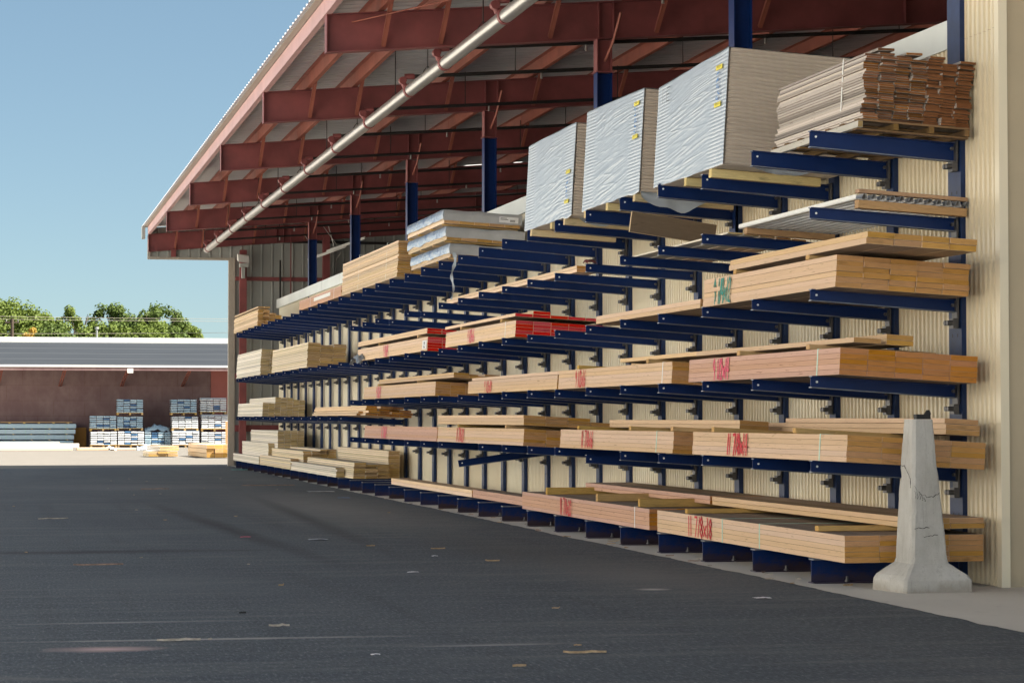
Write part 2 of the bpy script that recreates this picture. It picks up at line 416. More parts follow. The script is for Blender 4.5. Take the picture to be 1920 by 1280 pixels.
# roof sheets, in strips, with two gaps for the roof lights
SL = .0833
def rz(x, y): return 6.985 + SL * (x - 4.33 - rx(y))
XR = 17.0
def roof_piece(x0, x1, y0, y1, name='roof_sheet', mat='roof'):
    a = MB()
    m = corrugated(y0, y1, .305, .034, lambda t, v, d: ((v + rx(t)), t, rz(v + rx(t), t) + d), x0, x1, .78, .06)
    return S(m, name, mat)
lights = [(12.6, 14.4, 43.92, 46.05), (11.2, 12.6, 56.1, 58.25)]
def in_light(y0, y1):
    for L in lights:
        if abs(L[2] - y0) < .01: return L
ycuts = [-1.0, 8.0, 18.0, 28.0, 38.0, 43.92, 46.05, 51.2, 56.1, 58.25, 64.0, 69.6]
for a, b in zip(ycuts, ycuts[1:]):
    L = in_light(a, b)
    if L:
        roof_piece(4.14, L[0], a, b); roof_piece(L[1], XR, a, b)
    else: roof_piece(4.14, XR, a, b)
m = MB(); 
far_sheet = corrugated(-1, 69.6, .305, .034, lambda t, v, d: (v + rx(t), t, rz(2 * XR - v, t) + d), XR, 2 * XR - 4.2, .78, .06)
S(far_sheet, 'far_roof_slope', 'roof')
mt = NT('roof_light_panel'); tr = mt.n('ShaderNodeBsdfTranslucent'); tr.inputs[0].default_value = (.85, .86, .82, 1)
mxs = mt.n('ShaderNodeMixShader'); mxs.inputs[0].default_value = .55
mt.done((.8, .8, .76), .4); mt.l(mt.b.outputs[0], mxs.inputs[1]); mt.l(tr.outputs[0], mxs.inputs[2]); mt.l(mxs.outputs[0], mt.t.nodes['Material Output'].inputs[0])
for L in lights:
    roof_piece(L[0] - .03, L[1] + .03, L[2] + .01, L[3] - .01, 'roof_light', mt.m)
# eave trim at the outer edge: pink strut with a taupe drip edge
m = MB(); y0, y1 = -1.0, 69.2
def skew_box(m, x0, x1, z0, z1, y0, y1, dz=0):
    m.hexa([(x0 + rx(y0), y0, z0), (x1 + rx(y0), y0, z0), (x1 + rx(y1), y1, z0), (x0 + rx(y1), y1, z0),
            (x0 + rx(y0), y0, z1 + dz), (x1 + rx(y0), y0, z1 + dz), (x1 + rx(y1), y1, z1 + dz), (x0 + rx(y1), y1, z1 + dz)])
ny = [-6, -1, 4, 8, 13, 18, 23, 28, 33]
segs = [-1.0] + [bay(k) for k in ny if bay(k) > -1] 
for a, b in zip(segs, segs[1:]):
    m = MB(); skew_box(m, 4.30, 4.312, 6.742, 6.965, a + .006, b - .006); skew_box(m, 4.312, 4.385, 6.742, 6.752, a + .006, b - .006); skew_box(m, 4.312, 4.385, 6.955, 6.965, a + .006, b - .006)
    S(m, 'eave_strut', 'eave')
m = MB(); skew_box(m, 4.20, 4.29, 6.964, 6.972, -1, 69.3); S(m, 'drip_edge', 'trim')
# purlins
for px in (5.02, 5.80, 7.31, 8.81, 10.3, 11.8, 13.3, 14.8, 16.3):
    z = rz(px, 31) - .012
    for a, b in zip(segs, segs[1:]):
        m = MB(); o = .004 if segs.index(a) % 2 else 0
        def q(x0, x1, z0, z1): skew_box(m, px + x0 + o, px + x1 + o, z + z0 - o, z + z1 - o, a - .35 if a > 0 else a, b + .35 if b < 69 else b)
        q(0, .012, -.205, 0); q(.012, .075, -.205, -.197); q(-.065, 0, -.008, 0); q(.067, .075, -.197, -.18)
        S(m, 'purlin', 'purlin')
# rafters, columns, braces
def rafter(n, dark=False):
    y = bay(n); x0 = 4.33 + rx(y); m = MB()
    zb = lambda x: 6.248 + SL * (x - x0); zt = lambda x: 6.735 + SL * (x - x0)
    for xa, xb in ((x0, XR), (XR, 2 * XR - 4.33)):
        if xa == x0: A, B, C, D = zb(x0), zb(XR), zt(XR), zt(x0)
        else: A, B, C, D = zb(XR), zb(x0), zt(x0), zt(XR)
        m.hexa([(xa, y - .006, A), (xb, y - .006, B), (xb, y + .006, B), (xa, y + .006, A), (xa, y - .006, D), (xb, y - .006, C), (xb, y + .006, C), (xa, y + .006, D)])
        for z0, z1, e in ((-.012, 0, 0), (0, .012, 1)):
            za, zb2 = (D, C) if e else (A, B)
            m.hexa([(xa, y - .1, za + z0), (xb, y - .1, zb2 + z0), (xb, y + .1, zb2 + z0), (xa, y + .1, za + z0),
                    (xa, y - .1, za + z1), (xb, y - .1, zb2 + z1), (xb, y + .1, zb2 + z1), (xa, y + .1, za + z1)])
    # end plate and stiffeners
    m.box(x0 - .012, x0, y - .1, y + .1, 6.236, 6.747)
    for xs_ in (8.05, 8.26, 12.5):
        xs2 = xs_ + rx(y); m.box(xs2, xs2 + .01, y - .095, y - .006, zb(xs2), zt(xs2))
    return S(m, 'rafter', 'primer')
RAFT = [-6, -1, 4, 8, 13, 18, 23, 28, 33]
for n in RAFT: rafter(n)
for n in RAFT[1:]:
    y = bay(n)
    for px in (5.06, 5.84, 7.35, 8.85, 10.34):
        x0 = 4.33 + rx(y); zb = 6.248 + SL * (px - x0)
        m = MB()
        a, b = Vector((px + .0 + rx(y), y - .06, zb + .03)), Vector((px + .02 + rx(y), y - .62, zb + .56))
        m.hexa([a + Vector(v) for v in ((0, 0, 0), (.055, 0, 0), (.055, .008, .008), (0, .008, .008))] + [b + Vector(v) for v in ((0, 0, 0), (.055, 0, 0), (.055, .008, .008), (0, .008, .008))])
        m.hexa([a + Vector(v) for v in ((0, 0, 0), (.008, 0, 0), (.008, .04, .04), (0, .04, .04))] + [b + Vector(v) for v in ((0, 0, 0), (.008, 0, 0), (.008, .04, .04), (0, .04, .04))])
        S(m, 'flange_brace', 'purlin')
for n in (0, 4, 8, 13, 18, 23, 28):
    y = bay(n); x = 8.025 + rx(y); m = MB()
    m.box(x, x + .012, y - .1, y + .1, 3.4, 6.085); m.box(x + .2, x + .212, y - .1, y + .1, 3.4, 6.085); m.box(x + .012, x + .2, y - .006, y + .006, 3.4, 6.085)
    if n: S(m, 'column', 'blue')
    m = MB(); zt = 6.248 + SL * (x - 4.33 - rx(y)) - .014
    m.box(x - .02, x + .235, y - .12, y + .12, 6.088, 6.104)
    m.box(x, x + .012, y - .1, y + .1, 6.106, zt); m.box(x + .2, x + .212, y - .1, y + .1, 6.106, zt); m.box(x + .012, x + .2, y - .006, y + .006, 6.106, zt)
    S(m, 'column_head', 'primer')
    m = MB(); m.tube([(x + .12, y - .06, 6.25), (x + .155, y - .35, 6.46), (x + .16, y - .75, 6.80)], .02, 4, smooth=False); S(m, 'knee_brace', 'purlin')
# gable end wall at the far end
GY = 69.25
def gable_top(x): return rz(min(x, 2 * XR - x), GY) - .04
gx = [(4.46, 6.05), (6.86, 6.05)]
us = []; u = 4.47
m = MB(); pts = []
while u < 30:
    for f, d in ((0, 0), (.78, 0), (.84, 1), (.94, 1)):
        pts.append((u + f * .305, d * .03))
    u += .305
vs = []
for x, d in pts: vs += [(x, GY - d, 6.05 if x < 6.87 else 0), (x, GY - d, gable_top(x))]
m.add(vs, [(2 * i, 2 * i + 1, 2 * i + 3, 2 * i + 2) for i in range(len(pts) - 1)])
S(m, 'gable_wall', 'grey_wall')
m = MB(); m.box(4.44, 6.80, GY - .10, GY + .05, 6.03, 6.10); m.box(4.44, 4.52, GY - .10, GY + .05, 6.101, 6.72); S(m, 'gable_soffit_trim', 'trim')
m = MB(); m.box(6.80, 6.99, GY - .10, GY + .05, 0, 6.11); S(m, 'gable_corner_trim', 'trim')
m = MB(); m.box(4.27, 4.36, GY - .25, GY + .1, 6.62, 6.99); S(m, 'gutter_end', 'grey_wall')
for z, hh, mt_ in ((6.60, .07, 'dark_iron'), (5.49, .11, 'primer'), (2.63, .15, 'primer'), (1.10, .19, 'primer')):
    m = MB(); m.box(7.0, 16, GY - .20, GY - .04, z - hh / 2, z + hh / 2); S(m, 'girt', mt_)
m = MB(); m.box(7.10, 7.30, GY - .42, GY - .22, 0, 6.32); S(m, 'end_column', 'primer')
m = MB(); m.box(5.12, 5.26, GY - .14, GY - .035, 6.101, 6.62); S(m, 'gable_stud', 'primer')
m = MB(); m.box(9.55, 9.75, GY - .42, GY - .22, 0, 6.8); S(m, 'end_column', 'primer')
m = MB(); m.box(8.28, 8.33, GY - .25, GY - .21, 4.0, 6.05); S(m, 'conduit', 'dark_iron')
m = MB(); m.box(8.60, 8.63, GY - .25, GY - .21, 0, 6.9); S(m, 'conduit', 'primer')
m = MB(); m.tube([(9.95, GY - .3, 3.5), (9.95, GY - .3, 6.05), (10.1, GY - .3, 6.3)], .03, 6); S(m, 'conduit', 'galv')
# closed back of the shed
m = MB(); m.box(25.0, 25.1, 18, 69.3, 0, 7.2); S(m, 'back_wall', 'dark_wall')

# sprinkler line
PX, PZ = 5.95, 6.165
spr = thing('sprinkler_line', 'long galvanized sprinkler main hung under the red rafters', 'pipe', (PX, 18, PZ))
def P_(mb, name, mat): return mb.build(name, mat, spr, (-PX, -18, -PZ))
m = MB(); m.tube([(PX + rx(y) * .0, y, PZ) for y in (0, 20, 40, 66.9)], .088, 20); P_(m, 'main_pipe', 'galv')
BR = [31.0, 33.7, 37.5, 41.15, 44.9, 48.6, 52.3, 55.9, 59.4, 63.0, 66.3]
for i, y in enumerate([16, 20, 23.5, 27.2] + BR):
    m = MB(); m.tube([(PX, y - .05, PZ), (PX, y + .05, PZ)], .101, 16); P_(m, 'coupling', 'primer')
    m = MB(); m.tube([(PX - .02, y + .35, PZ + .09), (PX - .05, y + .35, PZ + .19), (PX - .01, y + .35, PZ + .25), (PX + .12, y + .35, PZ + .26)], [.04, .045, .045, .04], 8)
    m.tube([(PX - .055, y + .30, PZ + .19), (PX - .055, y + .40, PZ + .19)], .058, 8); P_(m, 'outlet_elbow', 'primer')
    m = MB(); m.tube([(PX + .12, y + .35, PZ + .26), (16, y + .35, PZ + .26 + SL * 10.05 - .12)], .03, 6); P_(m, 'branch_pipe', 'dark_iron')
    for bx in (7.6, 10.2, 12.6):
        bz = PZ + .26 + SL * (bx - PX) * .86
        m = MB(); m.tube([(bx, y + .35, bz), (bx, y + .35, bz + .55)], .008, 4); P_(m, 'hanger_rod', 'dark_iron')
        m = MB(); m.tube([(bx + .4, y + .35, bz + .02), (bx + .4, y + .35, bz - .09)], [.014, .02], 6); P_(m, 'sprinkler_head', 'galv')
    m = MB(); m.tube([(PX, y + 1.3, PZ + .12), (PX, y + 1.3, PZ + .80)], .008, 4)
    m.tube([(PX - .088, y + 1.3, PZ), (PX - .05, y + 1.3, PZ + .09), (PX, y + 1.3, PZ + .16), (PX + .05, y + 1.3, PZ + .09), (PX + .088, y + 1.3, PZ)], .006, 4); P_(m, 'hanger_rod', 'dark_iron')
# thin tie rods from rafter webs
for n in (8, 28, 13):
    y = bay(n); m = MB(); x0 = 4.33 + rx(y)
    if n != 13:
        m.tube([(x0 + .34, y - .02, 6.66), (x0 + 6.5, y + 7.2 - 7.6 * (n == 8) * 2, 7.25)], .010, 5); S(m, 'tie_rod', 'purlin')

# lamps
fl = thing('flood_lamp', 'white wall flood lamp fixed to the red end column', 'lamp', (7.17, GY - .43, 5.6))
m = MB(); m.hexa([(-.16, -.45, .34), (.15, -.45, .30), (.15, 0, .38), (-.16, 0, .42), (-.16, -.30, .56), (.15, -.30, .52), (.15, 0, .58), (-.16, 0, .60)]); m.build('lamp_hood', 'white_metal', fl)
m = MB(); m.box(-.10, .14, -.36, -.05, .20, .30); m.build('lamp_body', 'grey_wall', fl)
m = MB(); m.box(-.03, .06, -.16, 0, -.12, .20); m.build('bracket', 'grey_wall', fl)
for i, (x, y, z, l) in enumerate(((9.9, 66.5, 6.32, 'upper'), (9.45, 67.2, 6.12, 'lower'))):
    sl = thing('strip_light', f'hanging white strip light before the grey gable wall, the {l} one of the two', 'lamp', (x, y, z), (0, -.35, .0), 'strip lights under the roof')
    m = MB(); m.prism([(-.09, 0), (.09, 0), (.05, .07), (-.05, .07)], 'y', -.6, .6); o = m.build('housing', 'white_metal', sl, rot=(0, 0, 1.15))
    m = MB(); m.tube([(.25, 0, .07), (.30, 0, .75)], .008, 4); m.build('hanger', 'galv', sl)
    m = MB(); m.tube([(-.25, 0, .07), (-.45, 0, .75)], .008, 4); m.build('hanger', 'galv', sl)

# ------------------------------------------------------------------ cantilever rack
T = .057
ZL = {'B': 1.029, 'C': 1.741, 'D': 2.462, 'F': 3.166, 'G': 3.800, 'c': 1.440, 'd': 2.505}
XT, XU = 6.72, 8.05
LEN = XU - XT
def arm_mesh(h0, h1):
    m = MB(); t = .006
    L = LEN - .012; f = .036
    zt = lambda x: -T * x
    zb = lambda x: zt(x) - (h0 + (h1 - h0) * x / L)
    m.hexa([(0, -t / 2, zb(0)), (L, -t / 2, zb(L)), (L, t / 2, zb(L)), (0, t / 2, zb(0)), (0, -t / 2, zt(0) - .008), (L, -t / 2, zt(L) - .008), (L, t / 2, zt(L) - .008), (0, t / 2, zt(0) - .008)])
    m.hexa([(0, -f, zt(0) - .008), (L, -f, zt(L) - .008), (L, f, zt(L) - .008), (0, f, zt(0) - .008), (0, -f, zt(0)), (L, -f, zt(L)), (L, f, zt(L)), (0, f, zt(0))])
    m.hexa([(0, -f, zb(0) - .008), (L, -f, zb(L) - .008), (L, f, zb(L) - .008), (0, f, zb(0) - .008), (0, -f, zb(0)), (L, -f, zb(L)), (L, f, zb(L)), (0, f, zb(0))])
    me = m.mesh('arm'); me.materials.append(M['blue']); me.materials.append(M['sky_lit'])
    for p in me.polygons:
        if abs(p.normal.y) > .9 and abs(abs(p.center.y) - f) < .004 and p.center.z < -h0 * .8 - T * p.center.x: p.material_index = 1  # painted light line along the bottom flange edges
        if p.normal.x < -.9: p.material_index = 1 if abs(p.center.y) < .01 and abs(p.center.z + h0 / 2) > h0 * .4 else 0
    return me
ARM, ARM_HEAVY = arm_mesh(.092, .104), arm_mesh(.135, .155)
m = MB(); m.tube([(.055, -.004, -.050), (.055, -.009, -.050)], .010, 10); SKY_HOLE = m.mesh('pin'); SKY_HOLE.materials.append(M['pin'])  # not a pin: pale disc standing for sky seen through the hole
m = MB(); L = LEN - .012
m.box(L - .05, L - .002, -.045, .045, -.32, -.235); m.box(L - .02, L - .002, -.055, .055, -.235, -.06)
m.tube([(L - .10, -.025, -.275), (L - .05, -.025, -.275)], .024, 6); m.tube([(L - .10, .03, -.275), (L - .05, .03, -.275)], .024, 6)
m.tube([(L - .05, -.025, -.125), (L - .05, -.05, -.125)], .016, 6)
BRK = m.mesh('bracket'); BRK.materials.append(M['bolt'])
def post_mesh(wd, top):
    m = MB(); h = wd / 2
    m.box(0, .012, -h, h, .012, top); m.box(.012, .045, -.012, .012, .012, top); m.box(.012, .05, -h, -h + .012, .012, top)
    nf = len(m.f); z = .55
    while z < min(top, 3.9):
        for y in (-wd * .2, wd * .2): m.box(-.0015, -.0004, y - .007, y + .007, z, z + .03)
        z += .305
    me = m.mesh('post'); me.materials.append(M['post_face']); me.materials.append(M['black'])
    for p in me.polygons[nf:]: p.material_index = 1
    return me
POST, POSTW = post_mesh(.17, 3.82), post_mesh(.27, 6.08)
m = MB(); f = .062
m.box(0, LEN - .014, -.006, .006, .014, .198); m.box(0, LEN - .014, -f, f, .198, .210); m.box(0, LEN - .014, -f - .01, f + .01, .004, .014)
BASE = m.mesh('base_beam'); BASE.materials.append(M['blue_rust']); BASE.materials.append(M['sky_lit'])
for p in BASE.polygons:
    if p.center.z > .19 and (p.normal.y < -.9 or p.normal.x < -.9): p.material_index = 1  # same painted light line on the top flange edges
m = MB(); m.tube([(.30, -.045, .014), (.30, -.045, .06)], .012, 6); m.tube([(.30, -.045, .014), (.30, -.045, .03)], .022, 6); ANCH = m.mesh('anchor_bolt'); ANCH.materials.append(M['bolt'])
for n in range(32):
    y = bay(n)
    if n == 0: lab = 'blue cantilever rack upright at the near end, beside the concrete barrier'
    elif n == 31: lab = 'blue cantilever rack upright at the far end, beside the grey gable corner'
    elif n == 10: lab = 'blue cantilever rack upright with one low arm drooping at its tip'
    elif n == 5: lab = 'blue cantilever rack upright whose lowest arm sits lower than its neighbours'
    else: lab = f'blue cantilever rack upright with level arms, {ORD[n]} in the row from the barrier end'
    r = thing('rack_upright', lab, 'rack upright', (XT, y, 0), group='blue uprights of the cantilever rack')
    jj = rnd.uniform(-.006, .006)
    r.location.x += jj
    link('post', POSTW if n == 0 else POST, r, (LEN, .06 if n == 0 else 0, 0))
    b = link('base_beam', BASE, r); link('anchor_bolt', ANCH, b)
    lv = ['B', 'C', 'D', 'F', 'G'] if n <= 17 else ['c', 'd', 'G']
    for k in lv:
        if n == 1 and k == 'F': continue
        z = ZL[k]; rot = 0
        dz = rnd.uniform(-.008, .008)
        if n == 2 and k == 'G': dz = -.055
        if k == 'B' and n == 5: dz = -.065
        if k == 'B' and n == 10: dz = -.26; rot = -.19
        if k == 'F' and n in (12, 14): dz = -.07
        a = link('arm', ARM_HEAVY if k == 'G' else ARM, r, (0, 0, z + dz), (0, rot, 0)); link('pin', SKY_HOLE, a); link('bracket', BRK, a)  # 'pin' is the painted sky hole disc

# ------------------------------------------------------------------ lumber
GLY = {'1': [[(.5, 0), (.5, 1)]],
       '7': [[(.05, 1), (.95, 1), (.4, 0)]],
       '8': [[(.5, .5), (.1, .75), (.5, 1), (.9, .75), (.5, .5), (.08, .25), (.5, 0), (.92, .25), (.5, .5)]],
       '9': [[(.9, .7), (.5, .5), (.1, .75), (.5, 1), (.9, .75), (.8, 0)]],
       '/': [[(.1, 0), (.9, 1)]], 'x': [[(.05, .1), (.95, .75)], [(.05, .75), (.95, .1)]],
       '2': [[(.08, .75), (.4, 1), (.85, .8), (.1, 0), (.95, 0)]],
       '4': [[(.7, 0), (.7, 1)], [(.25, 1), (.1, .4), (.95, .4)]],
       '6': [[(.8, 1), (.2, .5), (.15, .2), (.5, 0), (.9, .25), (.5, .5), (.2, .35)]],
       '0': [[(.5, 0), (.1, .3), (.1, .7), (.5, 1), (.9, .7), (.9, .3), (.5, 0)]], '.': [[(.4, 0), (.5, .1)]], ' ': []}
def ribbon(m, pts, wd, x):
    for a, b in zip(pts, pts[1:]):
        a = Vector(a); b = Vector(b); d = (b - a)
        if d.length < 1e-5: continue
        d.normalize(); nrm = Vector((-d.y, d.x)) * wd / 2
        q = [a - nrm - d * wd * .3, b - nrm + d * wd * .3, b + nrm + d * wd * .3, a + nrm - d * wd * .3]
        m.add([(x, -p.x, p.y) for p in q], [(0, 1, 2, 3)])
def marking(parent, text, y, z0, h, mat, cw=.075, wd=.016, seed=1):
    """hand-sprayed size, running towards the camera along the front edge; y is where it starts (far side)"""
    rr = random.Random(seed); m = MB(); u = 0; k = 0
    for ch in text:
        small = ch in '/'
        wch = cw * (.55 if ch in '1/ ' else .9)
        top = 1.0 if ch not in 'x' else .8
        for st in GLY[ch]:
            for rep in range(1):
                pts = [(u + px * wch + rr.uniform(-.004, .004), z0 + h * (.08 + .84 * pz * top) + rr.uniform(-.006, .006)) for px, pz in st]
                x = -.0030 - .0006 * k; k += 1
                ribbon(m, pts, wd * rr.uniform(.8, 1.25), x)
                for q in range(1 if cw < .09 else 0):          # runs of paint
                    px, pz = rr.choice(pts); pe = max(z0 + .01, pz - rr.uniform(.02, .10)); k += 1
                    ribbon(m, [(px, pz), (px + .002, pe)], wd * .4, -.0030 - .0006 * k)
        u += wch + cw * .16
    return m.build('size_marking', mat, parent, (0, y, 0))
def strap(parent, y, w, h, mat='strap', name='strap'):
    m = MB(); e = .0035
    m.box(-e, -.0008, y, y + .02, -.001, h + e); m.box(-.0008, w, y, y + .02, h + .0006, h + e)
    return m.build(name, mat, parent)
def bundle(name, label, cat, x0, yn, z0, length, cols, cw, layers, th, mat, tilt=T, jy=.006, jx=.002, strap_at=(), strap_mat='strap', mark=None,
           group=None, gap=.0024, rz_=0.0, skip=None, part='board'):
    b = thing(name, label, cat, (x0, yn, z0), (0, tilt, rz_), group)
    rr = random.Random(hash(label) % 9999 if False else sum(ord(c) for c in label))
    for i in range(cols):
        for j in range(layers):
            if skip and skip(i, j, rr): continue
            L_ = length - (rr.choice((0, 0, .004)))
            cbox(part, cw - gap, round(L_, 3), th - gap * (.55 if 'lvl' in mat else 2.2), mat, b, (i * cw + rr.uniform(-jx, jx) * (i == 0 or jx > .003), rr.uniform(-jy, jy), j * th), c=.0014 if 'lvl' in mat else .0022)
    for y in strap_at: strap(b, y, cols * cw - .003, layers * th, strap_mat)
    if mark:
        text, y, mm = mark[0], mark[1], mark[2]
        marking(b, text, y, 0, layers * th, mm, mark[3] if len(mark) > 3 else .075, .026 if len(mark) > 3 else .021, len(label))
    return b
X0 = 6.765
W9, W11, W925 = .2413, .3016, .235
LT = .0445
BG = 'bundles of laminated beams on the rack'
bundle('beam_bundle', 'nearest bottom bundle of wide laminated beams, red 11 7/8x18 sprayed on it', 'beam bundle', X0, 18.06, .212, 5.486, 4, W11, 5, LT, 'lvl', 0, strap_at=(2.15, 3.25), mark=('11 7/8x18', 4.38, 'ink_red', .105), group=BG)
bundle('beam_bundle', 'reddish bottom bundle of beams marked 11 7/8x20, behind the 11 7/8x18 one', 'beam bundle', X0, 23.86, .212, 6.05, 4, W11, 5, LT, 'lvl_pink', 0, strap_at=(.55,), strap_mat='strap_white', mark=('11 7/8x20', 3.95, 'ink_red'), group=BG)
bundle('beam_bundle', 'beam bundle on the lowest arms behind the barrier, marked 11 7/8x14', 'beam bundle', X0, 18.02, 1.030, 4.28, 4, W11, 5, LT, 'lvl', strap_at=(.62,), mark=('11 7/8x14', 3.16, 'ink_red', .082), group=BG)
bundle('beam_bundle', 'beam bundle on the lowest arms marked 11 7/8x16 with one pale green strap', 'beam bundle', X0, 22.98, 1.030, 4.85, 4, W11, 5, LT, 'lvl', strap_at=(.60,), mark=('11 7/8x16', 3.80, 'ink_red'), group=BG)
bundle('beam_bundle', 'sagging beam bundle on the lowest arms marked 11 7/8x20', 'beam bundle', X0, 29.85, 1.030, 6.02, 4, W11, 5, LT, 'lvl', mark=('11 7/8x20', 4.5, 'ink_red'), group=BG)
bundle('beam_bundle', 'reddish beam bundle at the far end of the lowest arms, marked 11 7/8x24', 'beam bundle', X0, 35.93, 1.030, 7.25, 4, W11, 5, LT, 'lvl_pink', mark=('11 7/8x24', 5.3, 'ink_pink'), group=BG)
bundle('beam_bundle', 'reddish beam bundle one level above the barrier, pink 9 1/2x14 sprayed on it', 'beam bundle', X0, 18.17, 1.741, 4.25, 5, W9, 5, LT, 'lvl_pink', strap_at=(.52,), mark=('9 1/2x14', 3.45, 'ink_pink'), group=BG)
bundle('beam_bundle', 'yellow beam bundle with red 9 1/2x16 and one pale strap', 'beam bundle', X0, 23.02, 1.741, 4.90, 5, W9, 5, LT, 'lvl', strap_at=(.33,), strap_mat='strap_white', mark=('9 1/2x16', 4.05, 'ink_red'), group=BG)
bundle('beam_bundle', 'beam bundle marked 9 1/2x18 in red, butted behind the 9 1/2x16 bundle', 'beam bundle', X0, 27.98, 1.741, 5.5, 5, W9, 4, LT, 'lvl', mark=('9 1/2x18', 4.35, 'ink_red'), group=BG)
bundle('beam_bundle', 'pale beam bundle marked 9 1/2x24 with dull brown ends', 'beam bundle', X0, 36.07, 1.741, 7.2, 3, W9, 5, LT, 'lvl', mark=('9 1/2x24', 5.75, 'ink_pink'), group=BG)
bundle('beam_bundle', 'thick beam bundle with green 9 1/4x12 writing and uneven brown ends', 'beam bundle', X0, 18.25, 2.462, 3.68, 5, W925, 6, LT, 'lvl', jy=.018, jx=.005, mark=('9 1/4x12', 3.35, 'ink_green', .082), group=BG)
bundle('beam_bundle', 'thin two-layer beam bundle lying behind the green-marked bundle', 'beam bundle', X0, 22.02, 2.462, 4.05, 3, W925, 2, LT, 'lvl_top', group=BG)
bundle('beam_bundle', 'bright red-ended beam bundle with pink spray in the middle of the rack', 'beam bundle', X0, 30.33, 2.462, 4.88, 5, W9, 5, LT, 'lvl_red_end', jy=.002, strap_at=(.62,), strap_mat='strap_white', mark=('9 1/2x16', 3.2, 'ink_pink'), group=BG)
rb = bundle('beam_bundle', 'farther red-ended beam bundle with a white number tag by its end', 'beam bundle', X0, 36.76, 2.462, 7.3, 2, W9, 5, LT, 'lvl_red_end', jy=.002, mark=('9 1/2x24', 4.3, 'ink_pink'), group=BG)
m = MB(); m.box(-.006, -.003, .05, .42, .03, .17); m.build('tag', 'paper', rb)
m = MB(); ribbon(m, [(px * .12, .06 + pz * .08) for px, pz in GLY['2'][0]], .02, -.0075); m.build('tag_number', 'ink_black', rb, (0, .30, 0))

def loose(label, group, x0, yn, z0, length, cols, cw, layers, th, mat, tilt=T, stag=.0, cat='loose beam', name='loose_beam', rot=0.0, jx=.004, skip=None):
    """loose beams: each one a thing of its own"""
    rr = random.Random(len(label) + int(yn * 10))
    for j in range(layers):
        for i in range(cols):
            if skip and (i, j) in skip: continue
            lx, lz = i * cw + rr.uniform(-jx, jx), j * th
            o = cbox(name, cw - .003, length, th - .002, mat, None,
                     (x0 + lx * math.cos(tilt) + lz * math.sin(tilt), yn + rr.uniform(-.012, .012) + stag * (i % 2) * (1 if j == layers - 1 else 0), z0 - lx * math.sin(tilt) + lz * math.cos(tilt)), (0, tilt, rot), .0025)
            tag(o, label, cat, group)
def stickers(label, group, ys, z, x0=6.77, ln=1.15, tilt=T, sz=.045, wd=.085, skew=0.0):
    for y in ys:
        o = cbox('spacer_stick', ln, wd, sz, 'sticker', None, (x0, y, z), (0, tilt, skew), .003)
        tag(o, label, 'spacer stick', group)
# wood mapping on spacers runs along local Y, so they show end colour at X; fine for short dunnage
loose('loose laminated beam lying over the 11 7/8x18 bundle beside the barrier', 'loose beams above the 11 7/8x18 bundle', 7.38, 18.06, .482, 5.55, 2, W11, 2, LT, 'lvl_top', 0)
stickers('spacer stick on top of the 11 7/8x18 beam bundle', 'spacers on the 11 7/8x18 bundle', (18.75, 22.55), .4365, 6.79, 1.1, 0)
loose('loose reddish beam lying over the 11 7/8x20 bottom bundle', 'loose beams above the reddish bottom bundle', 7.40, 23.75, .482, 5.3, 2, W11, 2, LT, 'lvl_pink', 0)
stickers('spacer stick on top of the reddish 11 7/8x20 bottom bundle', 'spacers on the reddish bottom bundle', (24.3, 26.1, 28.6), .4365, 6.79, 1.1, 0, .085)
loose('loose laminated beam over the 11 7/8x14 bundle, running behind the barrier top', 'loose beams above the 11 7/8x14 bundle', 7.63, 18.04, 1.253, 4.95, 1, W11, 2, LT, 'lvl_top')
loose('short loose beam pair behind those over the 11 7/8x14 bundle', 'short loose beams near the barrier', 7.635, 18.08, 1.343, 3.95, 1, W11, 1, LT, 'lvl_top')
stickers('spacer stick on top of the 11 7/8x14 beam bundle', 'spacers on the 11 7/8x14 bundle', (19.25, 21.6), 1.256, sz=.044)
loose('loose beam lying over the 11 7/8x16 bundle on the lowest arms', 'loose beams above the 11 7/8x16 bundle', 7.16, 22.0, 1.280, 4.95, 1, W11, 2, LT, 'lvl_top')
stickers('spacer stick on top of the 11 7/8x16 beam bundle', 'spacers on the 11 7/8x16 bundle', (22.99, 24.6, 26.9), 1.256, sz=.044)
loose('loose beam in the neat stack over the sagging 11 7/8x20 bundle', 'loose beams above the sagging bundle', X0, 29.85, 1.298, 6.0, 4, W11, 3, LT, 'lvl_top', skip={(3, 2)})
stickers('spacer stick on top of the sagging 11 7/8x20 bundle', 'spacers on the sagging bundle', (30.9, 34.2), 1.256, sz=.04)
loose('loose beam over the pink-marked 9 1/2x14 bundle', 'loose beams above the 9 1/2x14 bundle', 6.90, 18.2, 2.006, 4.4, 1, W9, 1, LT, 'lvl_top')
loose('loose beam set back over the pink-marked 9 1/2x14 bundle', 'set-back beams above the 9 1/2x14 bundle', 7.20, 18.25, 1.990, 7.9, 1, W9, 2, LT, 'lvl_top')
stickers('spacer stick on top of the pink-marked 9 1/2x14 bundle', 'spacers on the 9 1/2x14 bundle', (18.9, 20.8), 1.967, sz=.044)
loose('long loose beam above the yellow 9 1/2x16 bundle', 'loose beams above the 9 1/2x16 bundle', 6.93, 21.2, 2.012, 4.4, 2, W9, 1, LT, 'lvl_top')
stickers('spacer stick on top of the yellow 9 1/2x16 bundle', 'spacers on the 9 1/2x16 bundle', (23.9, 26.9), 1.967, sz=.044)
loose('loose beam above the 9 1/2x18 bundle', 'loose beams above the 9 1/2x18 bundle', 6.83, 28.1, 1.925, 5.4, 2, W9, 1, LT, 'lvl_top')
loose('loose beam in the two-layer stack over the 9 1/2x24 bundle', 'loose beams above the 9 1/2x24 bundle', 6.85, 35.0, 2.005, 7.0, 3, W9, 2, .04, 'lvl_top', stag=.5)
